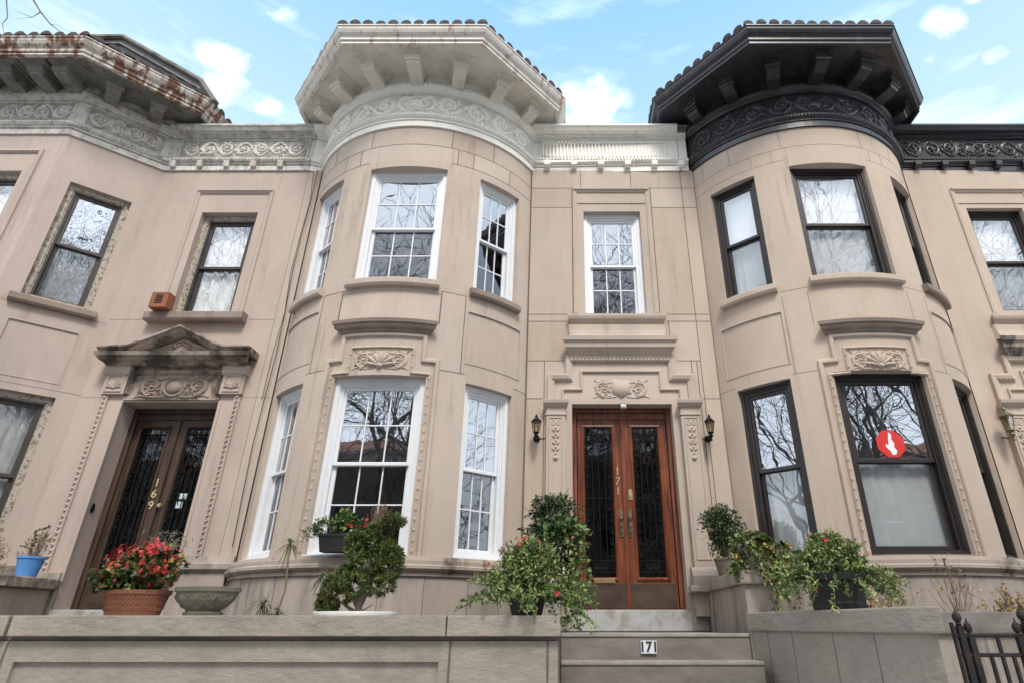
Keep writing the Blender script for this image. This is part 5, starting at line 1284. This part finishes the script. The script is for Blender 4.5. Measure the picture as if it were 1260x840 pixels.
bm = BM(); clump(bm, rr, (0.10, -0.25, 0.32), 0.33, 0.2, 0.30, 900, 0.07, 0.06, (3, 4, 2), 0.4, 0.0, 0.5); clump(bm, rr, (0.30, -0.35, 0.02), 0.13, 0.15, 0.30, 260, 0.06, 0.045, (2, 3, 3), 0.4, -0.3, 0.5)
obj('ivy', bm, ['leaf_dark', 'leaf_mid', 'leaf_light'], t, local=True)
# right shrub
t = potted('potted_shrub', 'round dark green shrub on the stone pier right of the red wood door', (1.95, 7.35, 0.50))
bm = BM(); lathe(bm, [(0.11, 0.0), (0.15, 0.18), (0.16, 0.19), (0.16, 0.21), (0.13, 0.21)], 0, 0, 20); obj('pot', bm, 'urn_stone', t, local=True)
shrub(t, (-0.02, 0, 0.52), (0.26, 0.24, 0.26), 3000, 31, wt=(8, 3, 0), L=0.045, W=0.022)
# ivy urn on right cheek end
t = potted('potted_ivy', 'variegated yellowing ivy spilling over a pale urn on the right cheek wall', (1.95, 6.38, 0.50))
bm = BM(); lathe(bm, [(0.08, 0.0), (0.09, 0.02), (0.05, 0.05), (0.08, 0.09), (0.13, 0.17), (0.15, 0.22), (0.165, 0.23), (0.165, 0.25), (0.14, 0.25)], 0, 0, 22); obj('urn', bm, 'white_ceramic', t, local=True, smooth=True)
bm = BM(); clump(bm, rr, (0.0, -0.03, 0.25), 0.25, 0.22, 0.14, 620, 0.055, 0.05, (3, 6, 5, 1, 1), 0.4, 0.0, 0.6); clump(bm, rr, (-0.16, -0.05, 0.05), 0.13, 0.15, 0.17, 260, 0.045, 0.04, (2, 4, 4, 1, 1), 0.4, -0.4, 0.4)
for k in range(34):
    x = rr.uniform(-0.12, 0.32); e = Vector((x * 0.6 + 0.10, -0.30 - rr.uniform(0, 0.05), rr.uniform(-0.42, 0.0)))
    pts = [Vector((x * 0.4, -0.05, 0.26)), Vector((x, -0.2, 0.22)), Vector(((x + e.x) / 2, -0.27, 0.0)), e]; tube(bm, pts, 0.003, 4, mi=4)
    for j in range(20): s = rr.uniform(0.5, 2.99); i = int(s); leaf(bm, pts[i].lerp(pts[i + 1], s - i) + rdir(rr) * 0.015, rdir(rr, -0.5), rdir(rr, 1), 0.05, 0.045, rr.choice((0, 1, 1, 1, 1, 2, 2, 2, 3, 4)))
obj('ivy', bm, ['leaf_dark', 'leaf_mid', 'leaf_light', 'leaf_yellow', 'leaf_brown'], t, local=True)
# black planter with petunias
t = potted('potted_plant', 'black flared square planter of light green foliage with red blooms on the flared wall', (2.27, 5.28, 0.115))
bm = BM(); lathe(bm, [(0.19, 0.0), (0.20, 0.05), (0.195, 0.055), (0.25, 0.20), (0.27, 0.21), (0.285, 0.26), (0.25, 0.26), (0.24, 0.2)], 0, 0, 8, 1, 0.8, math.pi / 8)
pot = obj('planter', bm, 'black_plastic', t, local=True)
bm = BM()
for k in range(16): x = -0.16 + 0.32 * k / 15; tube(bm, [(x, -0.152, 0.012), (x + 0.01, -0.156, 0.035)], 0.006, 4)
obj('band_pattern', bm, 'black_plastic', pot, local=True)
t.scale = (1.08, 1.0, 1.05)
petunia(t, 360, (0.48, 0.34), 15, 0.24, 9, lime=4, droop=0.2)

# blue pot
t = potted('potted_plant', 'bright blue plastic pot with spindly twigs on the ledge left of door 169', (-6.36, 7.55, 0.52))
bm = BM(); lathe(bm, [(0.10, 0.0), (0.135, 0.20), (0.145, 0.205), (0.145, 0.23), (0.125, 0.23), (0.12, 0.18)], 0, 0, 24); obj('pot', bm, 'blue_plastic', t, local=True, smooth=False)
def twiggy(t, base, n, h, sp, mats, seed, leaves=4, lm=0.03, name='twigs', lw=0.01):
    r2 = random.Random(seed); bm = BM()
    for _ in range(n):
        d = rdir(r2, 1.6); d.z = abs(d.z); e = Vector(base) + Vector((d.x * sp, d.y * sp * 0.6, d.z * h)); b0 = Vector(base) + rdir(r2) * 0.04; m_ = b0.lerp(e, 0.5) + rdir(r2) * 0.04
        tube(bm, [b0, m_, e], [0.004, 0.003, 0.0015], 4)
        for _ in range(3):
            s = m_.lerp(e, r2.random()); f_ = s + rdir(r2, 0.6) * 0.12 * h * 2; tube(bm, [s, f_], [0.002, 0.001], 3)
            for _ in range(leaves): leaf(bm, s.lerp(f_, r2.random()), rdir(r2, 0.3), rdir(r2), lm * r2.uniform(0.6, 1.3), lw, 1 + r2.randrange(len(mats) - 1))
    obj(name, bm, list(mats), t, local=True)
twiggy(t, (0.02, 0, 0.2), 34, 0.32, 0.22, ('twig', 'leaf_brown', 'leaf_grey'), 3, 3, 0.03)
bm = BM(); pts = [Vector((-0.02, 0, 0.2)), Vector((-0.06, 0, 0.32)), Vector((-0.03, 0, 0.42)), Vector((-0.08, 0, 0.52)), Vector((0.08, 0, 0.58))]
tube(bm, pts, 0.008, 5, mi=1); tube(bm, [pts[1], (-0.2, 0, 0.36)], 0.006, 4, mi=1)
for _ in range(160): s = rr.uniform(0, 3.99); i = int(s); leaf(bm, pts[i].lerp(pts[i + 1], s - i), rdir(rr), rdir(rr), 0.03, 0.012, 0)
obj('succulent_stem', bm, ['leaf_mid', 'leaf_dark'], t, local=True)
bm = BM(); box(bm, -6.80, -6.30, 7.2, 7.93, G, 0.40); bevel_all(bm, 0.01)
lw = thing('stone_cheek_wall', 'dark weathered stone ledge left of door 169 carrying the blue pot', 'wall', (-6.55, 7.5, G)); obj('wall_body', bm, 'stone_base', lw)
bm = BM(); box(bm, -6.90, -6.22, 7.15, 7.94, 0.40, 0.52); bevel_all(bm, 0.012); obj('coping', bm, 'stone_grimy', lw)
t = potted('potted_plant', 'brown twiggy dead plant on the ledge at the left edge', (-6.78, 7.45, 0.52))
bm = BM(); lathe(bm, [(0.08, 0.0), (0.11, 0.12), (0.12, 0.13), (0.10, 0.13)], 0, 0, 18); obj('pot', bm, 'black_plastic', t, local=True)
twiggy(t, (0.0, 0, 0.1), 30, 0.34, 0.22, ('twig', 'leaf_brown'), 5, 3, 0.03)

# spiky garden plants between the walls
def spiky(loc, h, label, seed, heads=1, L=0.26):
    t = thing('spiky_plant', label, 'plant', loc, 'spiky plants in the front garden'); r2 = random.Random(seed); bm = BM(); st = BM()
    for k in range(heads):
        top = Vector((r2.uniform(-0.25, 0.25) if k else 0.0, r2.uniform(-0.1, 0.1), h * (1 if k == 0 else r2.uniform(0.5, 0.85))))
        tube(st, [(0.0, 0, 0), (top.x * 0.4 + 0.04, top.y, top.z * 0.5), top], [0.014, 0.011, 0.009], 6)
        for j in range(34):
            d = rdir(r2, 0.45); pts = [top + d * L * q + Vector((0, 0, -L * 0.75 * q * q)) for q in (0, 0.35, 0.7, 1.0)]
            s = d.cross(Vector((0, 0, 1))).normalized() * 0.006
            for a, b, wa, wb in ((0, 1, 0.8, 1), (1, 2, 1, 0.7), (2, 3, 0.7, 0.05)): bm.faces.new([bm.verts.new(pts[a] - s * wa), bm.verts.new(pts[a] + s * wa), bm.verts.new(pts[b] + s * wb), bm.verts.new(pts[b] - s * wb)]).material_index = r2.choice((0, 0, 1))
    obj('leaves', bm, ['leaf_grey', 'leaf_light'], t, local=True); obj('stem', st, 'twig', t, local=True)
spiky((-2.65, 5.85, -0.12), 0.30, 'drooping spiky green plant right of the stone bowl', 1, 2, 0.19)
spiky((-2.70, 6.1, -0.12), 0.86, 'tall thin bare-stemmed spiky plant below the left bay window', 2, 1, 0.16)
spiky((-2.42, 5.6, -0.12), 0.22, 'low spiky rosette just above the wall coping, left of the juniper', 3, 1, 0.16)
spiky((-2.22, 6.0, -0.12), 0.55, 'slender spiky plant leaning close to the white juniper bowl', 4, 1, 0.15)

# dry yellow plants, right garden
for i, (x, y, h, sp, lab) in enumerate(((3.32, 6.5, 0.52, 0.36, 'dry yellow-leaved bush just right of the black planter'), (4.0, 6.55, 0.62, 0.34, 'tall sparse yellow-leaved twiggy bush against the bay base'), (4.32, 6.3, 0.34, 0.38, 'low yellow-leaved growth behind the retaining wall above the fence'))):
    t = thing('dry_shrub', lab, 'shrub', (x, y, -0.02), 'dry yellow shrubs in the right garden'); twiggy(t, (0, 0, 0.0), 26 if i != 1 else 18, h, sp, ('twig', 'leaf_yellow', 'leaf_yellow', 'leaf_brown'), 40 + i, 3 if i != 1 else 1, 0.038, lw=0.02)
    if i == 1:
        bm = BM(); tube(bm, [(0.0, 0, 0), (0.01, 0, 0.35), (-0.01, 0, 0.66)], 0.007, 5); obj('stem', bm, 'bark', t, local=True)

# ------------------------------------------------------------------ street trees and houses opposite (seen in the window glass)
def grow(bm, rr_, p, d, r, L, depth, maxd):
    n = 3; pts = [p]; q = p.copy(); dd = d.copy()
    for k in range(n):
        dd = (dd + rdir(rr_, 0.25) * 0.22).normalized(); q = q + dd * L / n; pts.append(q.copy())
    r1 = r * 0.68
    tube(bm, pts, [r + (r1 - r) * k / n for k in range(n + 1)], 7 if depth < 2 else (5 if depth < 4 else 3), cap=depth == 0)
    if depth >= maxd: return
    for k in range(rr_.choice((2, 3, 3)) if depth else 4):
        s = rr_.uniform(0.45, 1.0); i = min(n - 1, int(s * n)); b0 = pts[i].lerp(pts[i + 1], s * n - i)
        grow(bm, rr_, b0 if k else pts[-1], (dd * 0.95 + rdir(rr_, 0.35) * 0.85).normalized(), max(0.008, r1 * rr_.uniform(0.6, 0.85)), L * rr_.uniform(0.62, 0.85), depth + 1, maxd)

def bare_tree(loc, seed, label, h=4.2, src=None):
    t = thing('bare_tree', label, 'tree', loc, 'bare street trees')
    if src is None:
        r2 = random.Random(seed); bm = BM()
        tube(bm, [(0, 0, 0), (0.03, 0.02, 1.4), (0.0, 0.0, h * 0.75)], [0.24, 0.19, 0.15], 12); obj('trunk', bm, 'bark', t, local=True)
        bm = BM()
        for k in range(6):
            a = k * 1.3; grow(bm, r2, Vector((0, 0, h * (0.62 + 0.03 * k))), Vector((math.cos(a) * 0.45, math.sin(a) * 0.45 - 0.12, 1.0)).normalized(), 0.12, 5.0, 1, 7)
        obj('crown', bm, 'bark', t, local=True)
    else:
        for c in src.children: k = c.copy(); k.parent = t; COL.objects.link(k)
        t.rotation_euler.z = seed
    return t
T1 = bare_tree((-4.6, -5.2, G), 3, 'bare street tree with grey-brown trunk standing at the kerb behind the viewpoint, left')
T2 = bare_tree((3.9, -5.2, G), 8, 'bare street tree standing at the kerb behind the viewpoint, right')
for i, (x, y, rz, src, lab) in enumerate(((10.4, -5.2, 1.9, T1, 'bare street tree at the kerb, second to the right behind the viewpoint'), (-11.0, -5.2, 2.7, T2, 'bare street tree at the kerb, second to the left behind the viewpoint'),
        (17.5, -5.2, 0.6, T2, 'bare street tree at the kerb, farthest right'), (-18.0, -5.2, 5.2, T1, 'bare street tree at the kerb, farthest left'), (0.2, -13.8, 4.1, T1, 'bare street tree on the far pavement opposite the red wood door'),
        (-7.5, -13.8, 0.9, T2, 'bare street tree on the far pavement opposite the door 169'), (7.4, -13.9, 5.1, T2, 'bare street tree on the far pavement opposite the black-corniced house'), (-15.0, -13.9, 3.3, T1, 'bare street tree on the far pavement, far left'), (15.0, -13.7, 2.2, T1, 'bare street tree on the far pavement, far right'))):
    bare_tree((x, y, G), rz, lab, src=src)
# the branch that reaches into the sky at the top left
t = thing('bare_branch', 'thin bare twigs reaching into the sky at the top left corner', 'tree', (-9.5, 2.6, G))
bm = BM(); tube(bm, [(-9.5, 2.6, G), (-9.45, 2.6, 2.0), (-9.1, 2.9, 4.6)], [0.13, 0.10, 0.07], 8); obj('trunk', bm, 'bark', t)
bm = BM()
def tw(p, r): tube(bm, [Vector(q) for q in p], r, 5)
tw([(-9.1, 2.9, 4.6), (-8.4, 3.6, 6.4), (-7.2, 4.2, 7.2), (-6.19, 4.5, 6.63), (-5.97, 4.5, 6.345), (-5.78, 4.5, 6.136), (-5.60, 4.5, 5.99)], [0.06, 0.04, 0.022, 0.012, 0.009, 0.007, 0.004])
tw([(-5.97, 4.5, 6.345), (-6.03, 4.5, 6.25), (-6.25, 4.5, 6.36)], [0.006, 0.004, 0.002]); tw([(-6.03, 4.5, 6.25), (-6.12, 4.52, 6.27), (-6.2, 4.5, 6.22)], [0.003, 0.002, 0.001])
tw([(-7.2, 4.2, 7.2), (-6.55, 4.5, 6.9), (-6.48, 4.5, 6.63), (-6.31, 4.5, 6.247), (-6.325, 4.5, 6.136), (-6.24, 4.5, 5.97)], [0.014, 0.009, 0.007, 0.006, 0.004, 0.003])
tw([(-5.78, 4.5, 6.136), (-5.70, 4.5, 6.12), (-5.55, 4.5, 6.02), (-5.4, 4.5, 5.98)], [0.003, 0.002, 0.0015, 0.001])
obj('branch', bm, 'bark', t)

def opposite(x0, x1, wm, label, H=8.5):
    t = thing('town_house', label, 'house', ((x0 + x1) / 2, -18.5, G), 'houses across the street'); F = Flat(x1, -18.5, x0, -18.5); W = x1 - x0
    bm = BM(); ops = []
    for i in range(3):
        u = W * (0.12 + 0.30 * i)
        for v in (0.6, 4.0): ops.append((u, u + W * 0.17, v, v + 2.0, 0.2, False))
    wallgrid(bm, F, 0, W, G, H, ops); sbox(bm, F, 0, W, G, H, -6, -5.9)
    quad(bm, [F.pt(0, G, 0), F.pt(0, G, -6), F.pt(0, H, -6), F.pt(0, H, 0)]); quad(bm, [F.pt(W, G, 0), F.pt(W, G, -6), F.pt(W, H, -6), F.pt(W, H, 0)])
    obj('wall', bm, wm, t)
    for o in ops:
        bm = BM(); pathsweep(bm, F, [(o[0], o[2]), (o[1], o[2]), (o[1], o[3]), (o[0], o[3])], [(0, -0.15), (0, -0.1), (0.08, -0.1), (0.08, -0.15)], True); sbox(bm, F, o[0], o[1], (o[2] + o[3]) / 2 - 0.04, (o[2] + o[3]) / 2 + 0.04, -0.15, -0.09)
        w_ = obj('window', bm, 'white_paint', t); bm = BM(); quad(bm, [F.pt(o[0], o[2], -0.14), F.pt(o[1], o[2], -0.14), F.pt(o[1], o[3], -0.14), F.pt(o[0], o[3], -0.14)]); obj('pane', bm, 'dark_glass', w_)
    bm = BM(); hsweep(bm, F, 0, W, [(H - 0.7, 0), (H - 0.6, 0.15), (H - 0.15, 0.2), (H, 0.6), (H + 0.1, 0.6), (H + 0.1, 0)]); obj('cornice', bm, 'old_white', t)
    bm = BM(); hsweep(bm, F, 0, W, [(H + 0.1, 0.65), (H + 1.5, -2.2), (H + 1.5, -5.9), (H + 0.1, -5.9)]); obj('roof', bm, 'tile_red', t)
for i, lab in enumerate(('farthest left', 'third to the left', 'opposite the angled bay', 'opposite the white-windowed bay', 'opposite the red wood door', 'opposite the black-corniced house', 'third to the right', 'farthest right')):
    x0 = -26.2 + 6.5 * i; br = i % 2
    opposite(x0, x0 + 6.48, ('tan_stone', 'red_brick')[br], ('tan stone', 'red brick')[br] + ' house with red tiled roof across the street, ' + lab, 8.2 + 0.25 * (i % 3))

# ------------------------------------------------------------------ light, sky, camera
SUN_EL, SUN_AZ = 53, 168      # azimuth measured as direction the light comes from (deg, 180 = from -y)
w = bpy.data.worlds.new('World'); scene.world = w; w.use_nodes = True; nt = w.node_tree
bg = nt.nodes['Background']; sky = nt.nodes.new('ShaderNodeTexSky'); sky.sky_type = 'NISHITA'; sky.sun_disc = False
sky.sun_elevation = rad(SUN_EL); sky.sun_rotation = rad(SUN_AZ); sky.air_density = 1.0; sky.dust_density = 1.5; sky.ozone_density = 1.5
tc = nt.nodes.new('ShaderNodeTexCoord').outputs['Generated']
def NM(op, a, b=None, clamp=False):
    n = nt.nodes.new('ShaderNodeMath'); n.operation = op; n.use_clamp = clamp
    for i, q in enumerate((a, b)):
        if q is None: continue
        if isinstance(q, (int, float)): n.inputs[i].default_value = q
        else: nt.links.new(q, n.inputs[i])
    return n.outputs[0]
sep = nt.nodes.new('ShaderNodeSeparateXYZ'); nt.links.new(tc, sep.inputs[0])
n1 = N(nt, 'ShaderNodeTexNoise'); n1.inputs['Scale'].default_value = 20; n1.inputs['Detail'].default_value = 7; n1.inputs['Roughness'].default_value = 0.55; nt.links.new(tc, n1.inputs['Vector'])
n2 = N(nt, 'ShaderNodeTexNoise'); n2.inputs['Scale'].default_value = 2.6; n2.inputs['Detail'].default_value = 6; nt.links.new(tc, n2.inputs['Vector'])
# small cumulus puffs over the roofs: (direction, horizontal radius, vertical radius, density)
puffs = [((-0.4573, 0.5598, 0.6910), 0.0714, 0.0327, 1.00), ((-0.4660, 0.5816, 0.6668), 0.0542, 0.0361, 1.00), ((-0.4247, 0.6141, 0.6653), 0.0701, 0.0218, 0.80), ((-0.3857, 0.5361, 0.7509), 0.0569, 0.0150, 0.60), ((0.0482, 0.6696, 0.7411), 0.0719, 0.0445, 1.10), ((0.0360, 0.6952, 0.7179), 0.0781, 0.0278, 1.00), ((0.4982, 0.5128, 0.6992), 0.0779, 0.0255, 0.90), ((0.5563, 0.5187, 0.6492), 0.0582, 0.0222, 0.80), ((0.4914, 0.5490, 0.6762), 0.0437, 0.0146, 0.40), ((0.5184, 0.4838, 0.7052), 0.0823, 0.0110, 0.70)]
tot = None
for (px, py, pz), rx, rz, den in puffs:
    v = nt.nodes.new('ShaderNodeVectorMath'); v.operation = 'SUBTRACT'; nt.links.new(tc, v.inputs[0]); v.inputs[1].default_value = (px, py, pz)
    v2 = nt.nodes.new('ShaderNodeVectorMath'); v2.operation = 'MULTIPLY'; nt.links.new(v.outputs[0], v2.inputs[0]); v2.inputs[1].default_value = (1 / rx, 1 / rz, 1 / rz)
    v3 = nt.nodes.new('ShaderNodeVectorMath'); v3.operation = 'LENGTH'; nt.links.new(v2.outputs[0], v3.inputs[0])
    f_ = NM('MULTIPLY', NM('SUBTRACT', 1.0, v3.outputs['Value'], True), den)
    tot = f_ if tot is None else NM('MAXIMUM', tot, f_)
pf = NM('MULTIPLY', NM('SUBTRACT', NM('ADD', tot, NM('MULTIPLY', NM('SUBTRACT', n1.outputs['Fac'], 0.5), 2.4)), 0.2), 0.95, True)
pf = NM('MULTIPLY', pf, NM('MULTIPLY', tot, 2.5, True))
# a broad bank of white cloud over the street side
bank = NM('MULTIPLY', NM('ADD', NM('MULTIPLY', sep.outputs['Y'], -1.6), NM('MULTIPLY', NM('SUBTRACT', n2.outputs['Fac'], 0.5), 2.0)), 1.4, True)
mpw = N(nt, 'ShaderNodeMapping'); mpw.inputs['Scale'].default_value = (2.0, 2.0, 9.0); mpw.inputs['Rotation'].default_value = (0.0, 0.25, 0.0); nt.links.new(tc, mpw.inputs[0])
n3 = N(nt, 'ShaderNodeTexNoise'); n3.inputs['Scale'].default_value = 2.2; n3.inputs['Detail'].default_value = 8; n3.inputs['Roughness'].default_value = 0.6; nt.links.new(mpw.outputs[0], n3.inputs['Vector'])
wisp = NM('MULTIPLY', NM('SUBTRACT', n3.outputs['Fac'], 0.48, True), 1.5, True)
cl = NM('MAXIMUM', NM('MAXIMUM', pf, wisp), bank)
grad = ramp(nt, sep.outputs['Z'], [(0.0, (4.4, 4.6, 4.75)), (0.45, (2.9, 3.55, 4.0)), (0.68, (2.0, 2.95, 3.75)), (0.85, (1.05, 2.25, 3.5))])
veil = mix(nt, 0.82, sky.outputs[0], grad.outputs[0])
cm_ = mix(nt, cl, veil, (5.9, 6.2, 6.6))
nt.links.new(cm_, bg.inputs['Color']); bg.inputs['Strength'].default_value = 0.125
sd = bpy.data.lights.new('sun', 'SUN'); sd.energy = 1.3; sd.angle = rad(14); sd.color = (1.0, 0.93, 0.83)
so = bpy.data.objects.new('sun', sd); COL.objects.link(so)
az = rad(SUN_AZ); el = rad(SUN_EL)
dirv = Vector((math.sin(az) * math.cos(el), math.cos(az) * math.cos(el), math.sin(el)))   # towards the sun
so.rotation_euler = dirv.to_track_quat('Z', 'Y').to_euler(); so.location = (0, -5, 20)

cd = bpy.data.cameras.new('camera'); cd.sensor_width = 36; cd.lens = 729 / 1260 * 36; cd.shift_x = -60 / 1260; cd.clip_end = 500; cd.clip_start = 0.05
co = bpy.data.objects.new('camera', cd); COL.objects.link(co); co.location = (0, 0, 0); co.rotation_euler = (rad(90 + 25.6), 0, 0); scene.camera = co
scene.view_settings.view_transform = 'Standard'; scene.view_settings.look = 'None'; scene.view_settings.gamma = 1; scene.view_settings.exposure = 1.38
scene.cycles.max_bounces = 8; scene.cycles.transparent_max_bounces = 12
